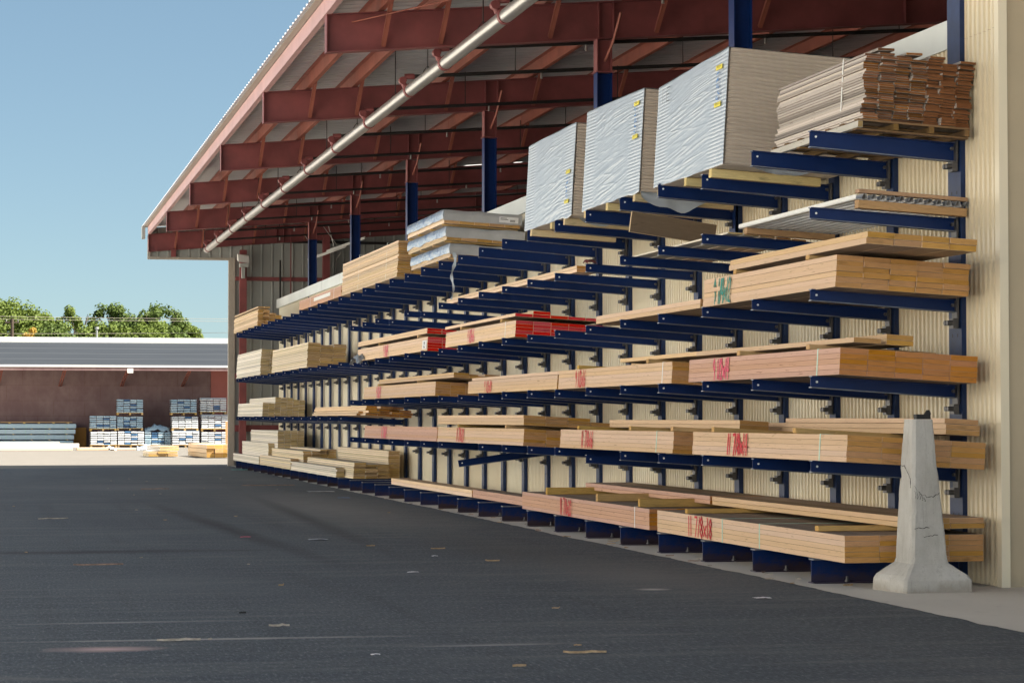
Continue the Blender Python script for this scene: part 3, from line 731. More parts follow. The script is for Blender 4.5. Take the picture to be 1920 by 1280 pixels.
stickers('spacer stick on top of the 9 1/2x24 bundle', 'spacers on the 9 1/2x24 bundle', (37.6, 41.6), 1.966, sz=.036)
loose('loose beam in the double layer over the green-marked bundle', 'loose beams above the green-marked bundle', 6.78, 17.58, 2.770, 3.55, 4, W925, 2, .05, 'lvl_top')
stickers('spacer stick on top of the green-marked bundle', 'spacers on the green-marked bundle', (18.9, 20.9), 2.729, sz=.04)
loose('loose red-ended beam in the layer over the nearer red-ended bundle', 'loose red-ended beams', X0, 30.33, 2.735, 4.9, 5, W9, 2, LT, 'lvl_red_end', skip={(0, 1), (2, 1), (3, 1), (4, 1)})
loose('loose red-ended beam set on the farther red-ended bundle', 'loose red-ended beams farther off', X0, 36.76, 2.735, 7.2, 2, W9, 2, LT, 'lvl_red_end')
stickers('spacer stick on top of the nearer red-ended bundle', 'spacers on the red-ended bundle', (31.2, 34.0), 2.69, sz=.043)
stickers('spacer stick on the farther red-ended bundle', 'spacers on the far red-ended bundle', (37.6, 41.5), 2.69, sz=.043, ln=.5)
loose('single laminated beam lying low on the bare bottom beams', 'single beams on the bottom beams', 7.0, 30.4, .212, 3.9, 1, W11, 2, .06, 'lvl_pink', 0)
loose('pale plank lying low on the bare bottom beams, farther off', 'pale planks on the bottom beams', 7.0, 34.35, .212, 7.2, 1, W11, 2, .055, 'fir', 0)
loose('long narrow plank lying across the fifth-level arms', 'planks on the fifth-level arms', 6.98, 27.85, 3.170, 8.4, 1, .24, 2, .042, 'fir')
for i, x in enumerate((6.95, 7.13, 7.31, 7.49, 7.67)):
    o = cbox('thin_plank', .15, 3.6, .018, ('white_spf', 'white_spf', 'spf', 'fir', 'fir')[i], None, (x, 21.7 + .05 * i, 3.180 - T * (x - 6.72)), (0, T, 0), .002)
    tag(o, 'thin plank laid flat over the arms under the white wrapped stacks', 'plank', 'thin planks on the fifth-level arms')
# far, natural lumber packs
PG = 'packs of sawn lumber at the far end of the rack'
bundle('lumber_pack', 'tall tan pack of wide boards on the fourth-level arms, three columns of ends', 'lumber pack', X0, 51.35, ZL['d'] + .004, 6.6, 3, .285, 14, .0395, 'spf', jy=.03, jx=.008, group=PG, skip=lambda i, j, r: j == 13 and i == 1)
bundle('lumber_pack', 'whitish pack of boards at the far end of the fourth-level arms', 'lumber pack', X0, 60.5, ZL['d'] + .004, 6.0, 3, .24, 17, .0395, 'white_spf', jy=.05, jx=.010, group=PG)
bundle('lumber_pack', 'pinkish low pack lying splayed on the third-level arms, reddish brown ends', 'lumber pack', 6.84, 43.4, ZL['c'] + .004, 7.1, 4, .225, 4, .047, 'fir', jy=.25, jx=.02, group=PG, skip=lambda i, j, r: j == 3 and i > 2)
bundle('lumber_pack', 'loose pinkish planks fronting the splayed pack on the third-level arms', 'lumber pack', 6.74, 43.9, ZL['c'] + .006, 6.0, 1, .10, 2, .04, 'fir', jy=.35, jx=.02, rz_=.006, group=PG)
bundle('lumber_pack', 'stepped pack of narrow boards at the far end of the third-level arms', 'lumber pack', X0, 60.0, ZL['c'] + .004, 6.1, 7, .155, 13, .0395, 'white_spf', jy=.03, jx=.004, group=PG, skip=lambda i, j, r: (j > 8 and i < 2) or (j == 12 and i > 4))
bundle('lumber_pack', 'ragged orange pack at the far end of the top arms', 'lumber pack', X0, 61.2, 3.804, 6.1, 5, .155, 13, .0395, 'pine', jy=.06, jx=.01, group=PG, skip=lambda i, j, r: j > 12 - i * 1.6 and i > 1 or (j > 10 and r.random() < .4))
gp = bundle('lumber_pack', 'tall light brown pack on the top arms before the blue-wrapped bundles', 'lumber pack', X0, 39.6, 3.804, 6.5, 3, .235, 17, .0395, 'pine', jy=.03, jx=.010, group=PG, strap_at=(1.2, 4.4), strap_mat='strap_white', skip=lambda i, j, r: j > 15 and i == 0)
gp7 = bundle('lumber_pack', 'low red-brown wrapped pack with a pale sheet on the top arms', 'lumber pack', X0, 46.2, 3.804, 6.5, 3, .30, 5, .044, 'lvl_pink', jy=.02, group=PG, strap_at=(1.0, 4.6), strap_mat='strap_white')
m = MB(); m.box(-.007, -.004, 1.5, 4.0, .09, .165); m.build('label_sheet', 'white_metal', gp7)
# bottom far packs
bundle('lumber_pack', 'tall pale narrow pack against the wall on the bottom beams', 'lumber pack', 7.64, 45.7, .212, 6.9, 1, .23, 14, .0385, 'spf', 0, jy=.012, jx=.004, group=PG)
bundle('lumber_pack', 'pack with three dark-striped end columns on the bottom beams', 'lumber pack', 6.92, 45.5, .212, 6.9, 3, .235, 8, .0395, 'spf', 0, jy=.07, jx=.008, group=PG, skip=lambda i, j, r: j == 7 and i > 0)
bundle('lumber_pack', 'low pale pack at the front edge of the bottom beams', 'lumber pack', 6.74, 46.6, .212, 7.0, 1, .17, 5, .0395, 'white_spf', 0, jy=.10, jx=.012, rz_=.004, group=PG)
bundle('lumber_pack', 'pale pack with staggered dark ends farther along the bottom beams', 'lumber pack', 6.95, 53.3, .212, 6.4, 4, .19, 12, .0395, 'spf', 0, jy=.09, jx=.008, group=PG, skip=lambda i, j, r: j > 10 + i // 2)
bundle('lumber_pack', 'tan low pack in front of the staggered pale pack', 'lumber pack', 6.75, 54.0, .212, 6.3, 1, .19, 6, .042, 'spf', 0, jy=.05, jx=.008, group=PG)
bundle('lumber_pack', 'tallest whitish pack at the far end of the bottom beams', 'lumber pack', 7.02, 58.75, .212, 6.2, 4, .165, 22, .0395, 'white_spf', 0, jy=.03, jx=.006, group=PG, skip=lambda i, j, r: False)
bundle('lumber_pack', 'white middle step pack before the tallest far pack', 'lumber pack', 6.86, 59.4, .212, 6.3, 1, .155, 14, .0395, 'white_spf', 0, jy=.03, jx=.006, group=PG)
bundle('lumber_pack', 'lowest white pack at the far foot of the rack', 'lumber pack', 6.72, 60.3, .212, 6.5, 1, .135, 5, .0395, 'white_spf', 0, jy=.05, jx=.006, group=PG)

# cedar boards on a pallet
cz = 3.804
ced = thing('cedar_stack', 'rough weathered brown boards stacked on a pallet on the nearest top arms', 'board stack', (7.08, 18.45, cz + .077), (0, T, 0))
rr = random.Random(4)
rest = MB()
for i in range(7):
    for j in range(25 + (0, 1, 0, -1, 1, -1, 0)[i]):
        wob = .030 * noise.noise((i * 3.1, j * .16, 2)) + rr.uniform(-.006, .006)
        if i < 4: cbox('board', .136, 2.2, .0190, 'cedar', ced, (i * .138 + wob, rr.uniform(-.04, .04) + .06 * noise.noise((i * 2.0, j * .12, 5)), j * 0.0222), (0, rr.uniform(-.008, .008), 0), .0015)
        else:
            y_ = rr.uniform(-.04, .04); rest.box(i * .138 + wob, i * .138 + wob + .136, y_, 2.2 + y_, j * 0.0222, j * 0.0222 + .0190)
struct(rest.build('rear_boards', 'cedar', ced), 'stuff')
for k, (x, z) in enumerate(((.10, .578), (.36, .565))): cbox('cap_board', 0.15, 1.9, .022, 'cedar', ced, (x, -.03 + .02 * k, z), (0, -.05, .01 * k), .003)
strap(ced, .5, .965, .572, 'strap_white')
pal = thing('pallet', 'wooden pallet under the weathered brown boards on the top arms', 'pallet', (7.03, 18.42, cz - .016), (0, T, 0))
for i in range(4): cbox('runner', .045, 2.25, .055, 'grey_wood' if i == 0 else 'old_wood', pal, (i * .318, 0, .018), (0, 0, 0), .003)
for k in range(7): cbox('slat', 1.0, .09, .018, 'old_wood', pal, (0, .0 + k * .355, .0735), (0, 0, 0), .002)
for k in range(4): cbox('slat', 1.0, .09, .017, 'old_wood', pal, (0, .03 + k * .70, 0), (0, 0, 0), .002)

# ------------------------------------------------------------------ wrapped stacks
def mat_film():
    m = NT('white_wrap_film')
    n = m.noise(m.coord(scale=(1, 3, 3)), 1, 4)
    c = m.mix(n, (.35, .405, .475), (.45, .505, .57))
    w2 = m.noise(m.coord(scale=(4, 2.2, 34), rot=(.05, 0, 0)), 1, 4, .6)
    m.bump(w2, .12, .01)
    return m.done(c, .30, 0, .5)
M['film'] = mat_film()
def mat_foam():
    m = NT('foam_board_edge')
    n = m.noise(m.coord(scale=(2, 2, 40)), 1, 3)
    return m.done(m.mix(n, (.50, .43, .37), (.66, .58, .50)), .8, 0, .2)
M['foam'] = mat_foam()
def wrapped(label, y0, length, h0, h1, width, seed, zoff=0.0, layers=30, skids=(), flap=()):
    s = thing('wrapped_stack', label, 'wrapped stack', (X0 - .015, y0, 3.806 + zoff), (0, T, 0), 'white wrapped panel stacks on the top arms')
    rr = random.Random(seed)
    # panel edges: scalloped layers, front to back
    m = MB(); nx, per = 16, 6; nz = layers * per
    def H(y): return h0 + (h1 - h0) * y / length
    rows = []
    for k in range(nz + 1):
        t = k / nz; ph = (k % per) / per
        d = .026 * (1 - abs(2 * ph - 1) ** 3)
        rows.append((t, d))
    for yb, sgn in ((0, -1), (length, 1)):
        vs = []
        for t, d in rows:
            for i in range(nx + 1):
                x = .012 + (width - .012) * i / nx
                z = t * H(yb) + .012 * math.sin(x * 5 + seed) * math.sin(t * 3.1) * (t < .99)
                bow = .05 * math.sin(t * 6.0 + seed) * (x / width)
                vs.append((x, yb + sgn * (d + .004) + .008 * noise.noise((x * 2, t * 4, seed)), z))
        W = nx + 1
        m = MB(); m.add(vs, [(k * W + i, k * W + i + 1, (k + 1) * W + i + 1, (k + 1) * W + i) for k in range(nz) for i in range(nx)], True)
        m.build('panel_edge', 'foam', s)
    m = MB(); m.hexa([(.012, .03, 0), (width, .03, 0), (width, length - .03, 0), (.012, length - .03, 0), (.012, .03, h0 - .004), (width, .03, h0 - .004), (width, length - .03, h1 - .004), (.012, length - .03, h1 - .004)])
    m.build('panel_core', 'foam', s)
    # film: front face and top, wrinkled
    NY, NZ = 60, 260; m = MB(); vs = []
    for k in range(NZ + 1):
        t = k / NZ
        for i in range(NY + 1):
            u = i / NY; y = u * length
            z = t * H(y)
            cen = min(1, max(0, (u - .16) / .10)) * min(1, max(0, (.86 - u) / .08))
            fan = (u - .5) * (.10 + .55 * max(0, t - .66) * (1 if u > .5 else -1) * 2)
            q = z * 34 + y * 3.2 + fan * 26 + .4 * noise.noise((y * .5, z * 1.2, seed))
            a = max(0, 1 - abs(noise.noise((y * .45 + seed + 1.5 * noise.noise((0, z * 6, 3)), q, seed * 1.7))) * 3.2)
            b = max(0, 1 - abs(noise.noise((y * .7 + 1.5 * noise.noise((5, z * 8, 3)), q * .45 + 7, seed))) * 4.5)
            lull = .35 + .65 * min(1, max(0, .5 + 1.3 * noise.noise((y * .8, z * 2.4, seed + 11))))
            d = cen * lull * (.0030 * a ** 1.5 + .0042 * b ** 2) * min(1, (1 - t) * 6 + .1) + .002 * noise.noise((y * 2, z * 3, seed))
            sc_ = .003 * (1 - abs(2 * ((t * layers) % 1) - 1) ** 2) * (1 - cen)
            z_ = z + .012 * noise.noise((y * 1.5, 9, seed)) * (t > .95) - (.03 * max(0, noise.noise((y * 2.2, 3, seed))) if t < .02 else 0)
            vs.append((-.004 - d - sc_ - .006 * noise.noise((y * .8, z * 1.1, seed + 3)), y - .012 + .024 * u, z_))
    W = NY + 1
    m.add(vs, [(k * W + i, k * W + i + 1, (k + 1) * W + i + 1, (k + 1) * W + i) for k in range(NZ) for i in range(NY)], True)
    m.build('front_film', 'film', s)
    m = MB(); vs = []
    for k in range(13):
        for i in range(31):
            x = -.01 + (width + .01) * k / 12; y = length * i / 30
            vs.append((x, y, H(y) + .004 + .016 * max(0, noise.noise((x * 4, y * 3, seed))) * (k > 0)))
    m.add(vs, [(k * 31 + i, k * 31 + i + 1, (k + 1) * 31 + i + 1, (k + 1) * 31 + i) for k in range(12) for i in range(30)], True)
    m.build('top_film', 'film', s)
    for y in skids: cbox('skid', 1.12, .085, .085, 'skid', s, (.0, y, -.088), (0, rr.uniform(0, .012), rr.uniform(-.03, .03)), .004)
    # loose hanging film
    for (fy, fx0, fx1, drop) in flap:
        m = MB(); vs = []; nxx = 24
        for k in range(9):
            for i in range(nxx + 1):
                u = i / nxx; x = fx0 + (fx1 - fx0) * u; t = k / 8
                env = math.sin(math.pi * min(1, u * 1.15 + .06)) ** .6 if u < .95 else .25
                z = .01 - drop * t * env * (1 + .25 * noise.noise((x * 5, 2, seed)))
                vs.append((x, fy - .02 - .06 * t + .03 * noise.noise((x * 6, t * 2, seed + 5)), z))
        m.add(vs, [(k * (nxx + 1) + i, k * (nxx + 1) + i + 1, (k + 1) * (nxx + 1) + i + 1, (k + 1) * (nxx + 1) + i) for k in range(8) for i in range(nxx)], True)
        m.build('loose_film', 'film', s)
    return s
def sticker_labels(s, y, z, n=5, big=1.0, seed=1):
    rr = random.Random(seed)
    for k, (zz) in enumerate((z, z - .36)):
        lb = MB().box(-.0225, -.0205, y, y + .20, zz, zz + .045).build('yellow_label', 'yellow', s)
        m = MB()
        for q in range(5):
            yy = y + .03 + q * .03; ribbon(m, [(-yy, zz + .014 + rr.random() * .01), (-yy - .012, zz + .042)], .006, -.0230 - .0003 * q)
        m.build('label_print', 'ink_black', lb)
    c = 0
    for q in range(5):
        zc = z - .30 + q * .058; m = MB(); p0 = (-(y + .10), zc + .02)
        for st in range(5):
            b_ = (-(y + .10 + rr.uniform(-.07, .07)), zc + rr.uniform(0, .045)); ribbon(m, [p0, b_], .009, -.0225 - .0002 * c); p0 = b_; c += 1
        m.build('printed_mark', 'ink_blue', s)
w2 = wrapped('tallest white wrapped stack of panels, nearest, next to the brown boards', 21.22, 2.36, 1.115, 1.045, 1.21, 1, -.02, skids=(.36, 1.2, 2.15), flap=((.02, .30, 1.05, .075),))
sticker_labels(w2, .12, .93, seed=2)
m = MB()
for q, st in enumerate(([(-2.15, .86), (-2.15, 1.0)], [(-2.0, .86), (-2.0, 1.0), (-1.9, 1.0)], [(-2.0, .93), (-1.92, .93)], [(-2.0, .86), (-1.9, .86)])): ribbon(m, st, .008, -.0215 - .0003 * q)
m.build('film_print', 'ink_black', w2)
w3 = wrapped('middle one of the three white wrapped panel stacks', 24.17, 2.46, 1.110, 1.165, 1.21, 5, skids=(.16, 1.3, 2.3), flap=((.04, .02, 1.0, .19), (.9, .0, .3, .12)))
sticker_labels(w3, .12, .95, seed=3)
w4 = wrapped('farthest of the three white wrapped panel stacks, beside the blue-printed bundles', 27.17, 2.50, 1.110, 1.110, 1.21, 9, skids=(.32, 1.0, 2.1), flap=((.25, .15, .75, .10),))
sticker_labels(w4, .12, .52, seed=4)
o = cbox('panel_offcut', .95, .035, .22, 'panel', None, (6.60, 24.02, 3.36), (0, .135, 0), .003)
tag(o, 'brown panel offcut hanging tilted below the white wrapped stacks', 'panel')

# corrugated deck between two timbers
dk = thing('deck_bundle', 'grey corrugated steel deck sheet between timbers on the fifth-level arms', 'steel deck', (7.10, 18.60, 3.148), (0, T, 0))
for z, th, m_, ln in ((.0, .070, 'timber', .98), (.130, .032, 'timber', .98)):
    cbox('timber', ln, .09, th, m_, dk, (0, .0, z), (0, 0, 0), .003)
cbox('timber', .9, .09, .06, 'timber', dk, (0, 2.98, .012), (0, 0, 0), .003)
m = MB(); vs = []; npt = 0
x = 0
while x < .95:
    for dx, zz in ((0, .080), (.022, .080), (.042, .125), (.064, .125), (.082, .080)):
        vs += [(x + dx, -.01, zz), (x + dx, 3.15, zz)]
    x += .084
m.add(vs, [(2 * i, 2 * i + 1, 2 * i + 3, 2 * i + 2) for i in range(len(vs) // 2 - 1)])
m.build('deck_sheet', 'roof', dk)
m = MB(); m.box(-.03, -.025, -.01, 3.15, .078, .112); m.box(-.025, .03, -.01, 3.15, .072, .076); m.build('edge_angle', 'white_metal', dk)

# blue printed bundles
def mat_print():
    m = NT('blue_printed_wrap')
    n = m.noise(m.coord(scale=(4, 4.5, 12)), 1, 3, .55)
    n2 = m.noise(m.coord(scale=(3, 2, 6), loc=(4, 2, 1)), 1, 3)
    c = m.ramp(n, [(.44, (.44, .50, .58)), (.50, (.13, .27, .48)), (.55, (.42, .50, .60)), (.62, (.04, .13, .34))])
    return m.done(m.mix(m.math('MULTIPLY', n2, .3), c, (.46, .50, .56)), .35, 0, .5)
M['print'] = mat_print()
M['grey_film'] = mat_plain('grey_white_wrap', (.43, .44, .46), .4, 0, .12, 4)
for k, lb in enumerate(('lowest', 'middle', 'topmost')):
    z = 3.806 + k * .262
    t = thing('trim_bundle', f'blue-printed wrapped lumber bundle, {lb} of the three stacked', 'wrapped bundle', (X0 + (.02, -.03, -.05)[k], 35.0 + (0, .05, .15)[k], z), (0, T, 0), 'blue-printed wrapped bundles on the top arms')
    Lb = (3.4, 3.35, 3.2)[k]
    for i in range(5):
        for j in range(2): cbox('board', .235, Lb, .052, 'pine', t, (.012 + i * .238, 0, .03 + j * .055), (0, 0, 0), .003)
    for y in (.1, 1.1, 2.2, 3.1): cbox('stick', 1.18, .05, .026, 'sticker', t, (.01, y, .001), (0, 0, 0), .002)
    m = MB(); vs = []
    for i in range(41):
        y = -.01 + (Lb + .02) * i / 40; low = .095 + .03 * noise.noise((y * 1.6, k, 2)) 
        vs += [(-.004 + .01 * noise.noise((y * 4, 1, k)), y, low), (-.012 + .012 * noise.noise((y * 3, 2, k)), y, .16), (-.002, y, .232 + .012 * noise.noise((y * 1.2, 4, k))), (.08, y, .240 + .012 * noise.noise((y * 1.2, 4, k)))]
    m.add(vs, [(4 * i + a, 4 * i + a + 1, 4 * i + a + 5, 4 * i + a + 4) for i in range(40) for a in range(3)], True); m.build('side_wrap', 'print', t)
    m = MB(); vs = []
    for i in range(31):
        x = -.005 + 1.23 * i / 30; sag = .02 * noise.noise((x * 2.5, k, 6))
        vs += [(x, -.02 + .02 * noise.noise((x * 5, 1, k)), .075 + .02 * noise.noise((x * 3, k, 1))), (x, -.025, .16), (x, -.012, .235 + sag), (x, .2, .242 + sag), (x, Lb, .238)]
    m.add(vs, [(5 * i + a, 5 * i + a + 1, 5 * i + a + 6, 5 * i + a + 5) for i in range(30) for a in range(4)], True); m.build('end_wrap', 'grey_film', t)
    if k == 2:
        lb_ = MB().box(.86, 1.16, -.052, -.046, .10, .19).build('paper_label', 'paper', t)
        m = MB()
        for q in range(9): m.box(1.03 + q * .009, 1.034 + q * .009, -.0545, -.053, .115, .150)
        for q, (a, b) in enumerate(((.88, .98), (.88, 1.0))): m.box(a, b, -.0545, -.053, .165 - q * .02, .172 - q * .02)
        m.build('label_print', 'ink_black', lb_)
    if k == 0:
        m = MB(); vs = []
        for i in range(15):
            z_ = .10 - .72 * i / 14; wd = .024 * (1 - .6 * i / 14) * (1 + .5 * math.sin(i * 1.9))
            xx = .06 + .02 * math.sin(i * .7); vs += [(xx - wd, -.05 + .02 * math.sin(i), z_), (xx + wd, -.06 + .02 * math.cos(i), z_)]
        m.add(vs, [(2 * i, 2 * i + 1, 2 * i + 3, 2 * i + 2) for i in range(14)], True); m.build('torn_film', 'film', t)
# small rag and film scraps on arm tips
def scrap(name, label, cat, loc, mat, sx, sy, sz, seed):
    m = MB(); vs = []
    for k in range(7):
        for i in range(9):
            u, v = i / 8 - .5, k / 6 - .5
            vs.append((u * sx + .02 * noise.noise((u * 4, v * 4, seed)), v * sy, sz * (.4 - (u * u + v * v) * 2) + sz * .7 * noise.noise((u * 5, v * 5, seed + 2))))
    m.add(vs, [(k * 9 + i, k * 9 + i + 1, (k + 1) * 9 + i + 1, (k + 1) * 9 + i) for k in range(6) for i in range(8)], True)
    return tag(m.build(name, mat, None, loc), label, cat)
scrap('film_scrap', 'torn white film hanging on the fourth-level arms before the red-ended beams', 'film', (6.72, 43.5, 2.50), 'film', .25, .9, .16, 3)
scrap('rag', 'brown rag caught on an arm tip below the wrapped stacks', 'rag', (6.76, 26.34, 3.20), 'primer', .14, .14, .05, 5)

# ------------------------------------------------------------------ concrete barrier
bar = thing('barrier', 'cracked tapered concrete barrier post standing at the near end of the rack', 'barrier', (7.35, 17.70, 0), (0, 0, 0))
m = MB()
prof = [(.0, [(6.965, 17.99), (7.047, 17.484), (7.650, 17.526), (7.62, 18.02)]), (.095, [(6.968, 17.985), (7.052, 17.484), (7.642, 17.526), (7.62, 18.01)]),
        (.13, [(6.985, 17.965), (7.075, 17.500), (7.615, 17.535), (7.60, 17.99)]), (.225, [(7.135, 17.945), (7.150, 17.585), (7.480, 17.60), (7.47, 17.94)]),
        (.26, [(7.143, 17.93), (7.158, 17.592), (7.470, 17.605), (7.46, 17.93)]),
        (.80, [(7.160, 17.89), (7.172, 17.605), (7.415, 17.62), (7.40, 17.88)]), (1.372, [(7.178, 17.83), (7.186, 17.625), (7.363, 17.635), (7.355, 17.83)])]
vs = []
for z, q in prof:
    c0 = Vector((sum(p[0] for p in q) / 4, sum(p[1] for p in q) / 4))
    for i in range(4):                       # chamfer each corner
        p = Vector(q[i]); a = Vector(q[i - 1]); b = Vector(q[(i + 1) % 4]); c_ = .022
        for e in (p + (a - p).normalized() * c_, p + (b - p).normalized() * c_): vs.append((e.x - 7.35, e.y - 17.70, z + .004))
n = 8
fs = [(k * n + i, k * n + (i + 1) % n, (k + 1) * n + (i + 1) % n, (k + 1) * n + i) for k in range(len(prof) - 1) for i in range(n)] + [tuple(range(n))[::-1], tuple(range((len(prof) - 1) * n, len(prof) * n))]
m.add(vs, fs); me = m.mesh('barrier_body'); me.materials.append(M['barrier'])
bm = bmesh.new(); bm.from_mesh(me); bmesh.ops.triangulate(bm, faces=[f for f in bm.faces if len(f.verts) > 4])
for _ in range(4): bmesh.ops.subdivide_edges(bm, edges=[e for e in bm.edges if e.calc_length() > .03], cuts=1, use_grid_fill=True)
for v in bm.verts:
    p = v.co
    if p.z > .006:
        k = .0025 * noise.noise(p * 9) + .0025 * noise.noise(p * 40)
        ch = max(0, noise.noise(p * 6 + Vector((3, 1, 7))) - .28) * .03 * (1 if len(v.link_faces) and max((a.normal.angle(b.normal, 0) for a in v.link_faces for b in v.link_faces), default=0) > .25 else 0)
        d = Vector((p.x, p.y, 0)).normalized(); v.co = p + d * (k - ch)
bm.to_mesh(me); bm.free(); link('barrier_body', me, bar)
def on_front(x, z):     # point just proud of the -Y face of the shaft
    t = (z - .26) / 1.112; return (x - 7.35, 17.594 + .040 * t - 17.70 - .008 + (x - 7.16) * .05, z)
def on_left(y, z):
    t = (z - .26) / 1.112; return (7.148 + .034 * t - 7.35 - .010, y - 17.70, z)
def crack(pts, wd):
    m = MB()
    pts = [Vector(p) for p in pts]; fine = []; rr = random.Random(len(pts) + int(pts[0].z * 1000))
    for a, b in zip(pts, pts[1:]):
        for k in range(4): fine.append(a.lerp(b, k / 4) + Vector((0, 0, rr.uniform(-.008, .008))))
    fine.append(pts[-1])
    m.tube([p for p in fine], [wd * rr.uniform(.35, 1.1) for p in fine], 4, smooth=False)
    return m.build('crack', 'black', bar)
crack([on_front(7.185, .845), on_front(7.215, .80), on_front(7.255, .775), on_front(7.30, .757), on_front(7.345, .755), on_front(7.40, .79)], .0028)
crack([on_left(17.84, 1.01), on_left(17.76, 1.0), on_left(17.68, .95), on_left(17.625, .90), on_left(17.615, .83)], .003)
for q in range(5): crack([on_front(7.185 + .02 * q, .815 - .016 * q), on_front(7.195 + .021 * q, .775 - .012 * q), on_front(7.19 + .02 * q, .745 - .004 * q)], .0020)
crack([on_front(7.18, .505), on_front(7.25, .512), on_front(7.31, .512)], .0025)
crack([on_front(7.26, .44), on_front(7.32, .452), on_front(7.38, .455)], .0025)
m = MB(); m.box(-.11, .01, -.03, .03, 1.377, 1.415); m.prism([(-.03, 1.415), (.02, 1.415), (.005, 1.45), (-.005, 1.45)], 'y', -.02, .02)
tag(m.build('rubber_block', 'black', None, (7.35, 17.72, 0)), 'small black rubber block lying on top of the concrete barrier', 'block')

# ------------------------------------------------------------------ far building
BY = 118.2
bld = thing('warehouse', 'low brown warehouse with grey lean-to roof beyond the yard', 'warehouse', (0, BY, 0))
def mat_brown():
    m = NT('brown_block_wall')
    br = m.n('ShaderNodeTexBrick'); m.l(m.coord(scale=(1, 1, 1), rot=(R(90), 0, 0)), br.inputs[0])
    br.inputs['Scale'].default_value = .33; br.inputs['Mortar Size'].default_value = .004
    br.inputs['Color1'].default_value = (.195, .120, .120, 1); br.inputs['Color2'].default_value = (.212, .133, .131, 1); br.inputs['Mortar'].default_value = (.17, .095, .085, 1)
    n = m.noise(m.coord(scale=(1.2, 1, .8)), 1, 6, .7)
    c = m.mix(m.ramp(n, [(.42, 0.0), (.75, .5)]), br.outputs[0], (.36, .27, .25))
    n3 = m.noise(m.coord(scale=(2.5, 1, 6)), 1, 4, .7)
    c = m.mix(m.ramp(n3, [(.72, 0.0), (.76, .7)]), c, (.45, .16, .08))
    return m.done(c, .85, 0, .2)
M['brown'] = mat_brown()
M['red_wall'] = mat_plain('red_brown_wall', (.40, .135, .115), .8, 0, .12, .8)
M['shingle'] = None
def mat_shingle():
    m = NT('grey_membrane_roof')
    n = m.noise(m.coord(scale=(.3, 3, 1)), 1, 5)
    tc = m.n('ShaderNodeTexCoord'); sp = m.n('ShaderNodeSeparateXYZ'); m.l(tc.outputs['Object'], sp.inputs[0])
    fr = m.math('FRACT', m.math('MULTIPLY', sp.outputs[1], .62))
    ln = m.math('LESS_THAN', fr, .10)
    c = m.mix(n, (.034, .039, .047), (.052, .059, .069))
    c = m.mix(m.math('MULTIPLY', ln, .5), c, (.085, .092, .10))
    return m.done(c, .95, 0, .05)
M['shingle'] = mat_shingle()
EY = -3.5          # eave, towards the camera
m = MB(); m.box(-40, 10.75, 0, .3, 0, 4.4); m.build('front_wall', 'brown', bld)
m = MB(); m.box(10.752, 26, -.06, .28, 0, 4.4); m.build('side_bay_wall', 'red_wall', bld)
m = MB(); zE, zW = 3.93, 5.26
m.add([(-40, EY, zE), (40, EY, zE), (40, 3.6, zW), (-40, 3.6, zW), (-40, EY, zE - .12), (40, EY, zE - .12), (40, 3.6, zW - .12), (-40, 3.6, zW - .12)],
      [(0, 1, 2, 3), (7, 6, 5, 4), (0, 4, 5, 1), (1, 5, 6, 2), (2, 6, 7, 3), (3, 7, 4, 0)]); m.build('lean_to_roof', 'shingle', bld)
m = MB(); m.box(-40, 40, EY - .06, EY - .004, 3.86, 3.955); m.build('gutter_edge', 'white_metal', bld)
m = MB(); m.box(-40, 40, EY - .03, EY - .004, 3.70, 3.857); m.build('fascia', 'brown', bld)
m = MB(); m.box(-40, 40, 3.62, 4.0, 3.0, 5.53); m.build('parapet', 'white_metal', bld)
for x, z in ((.42, 1.0), (3.42, 1.0), (6.42, 1.0), (9.42, 1.0)):
    m = MB()
    for dx in (-.05, .05): m.tube([(x + dx + .08, EY + .5, 3.80), (x + dx - .08, -.02, 3.0)], .035, 6)
    m.tube([(x + .05, EY + 1.3, 3.62), (x - .02, EY + 1.3, 3.62)], .02, 5); m.build('canopy_brace', 'purlin', bld)
m = MB(); m.box(6.42, 6.70, EY - .10, EY - .062, 3.58, 3.80); m.build('wall_lamp', 'white_metal', bld)
m = MB(); m.box(.05, .32, EY + .02, 3.55, 0, .02)
m.v = [(a, b, 3.945 + (b - EY) * (1.33 / 7.6) + c) for a, b, c in m.v]; m.build('roof_patch', 'white_metal', bld)

opp = thing('bounce_warehouse', 'unseen white warehouse added across the yard to bounce sunlight into the open shed', 'warehouse', (-12, 20, 0))  # out of view, added as a sunlight reflector for the shaded racks
MB().box(-8, 0, -55, 95, 0, 10.5).build('wall', 'white_metal', opp)  # wall of the unseen added warehouse
MB().box(-8.3, .3, -55.3, 95.3, 10.503, 10.75).build('roof', 'shingle', opp)
for k in range(6):
    MB().box(.003, .06, -38 + k * 16, -33 + k * 16, .004, 4.6).build('bounce_roller_door', 'grey_wall', opp)

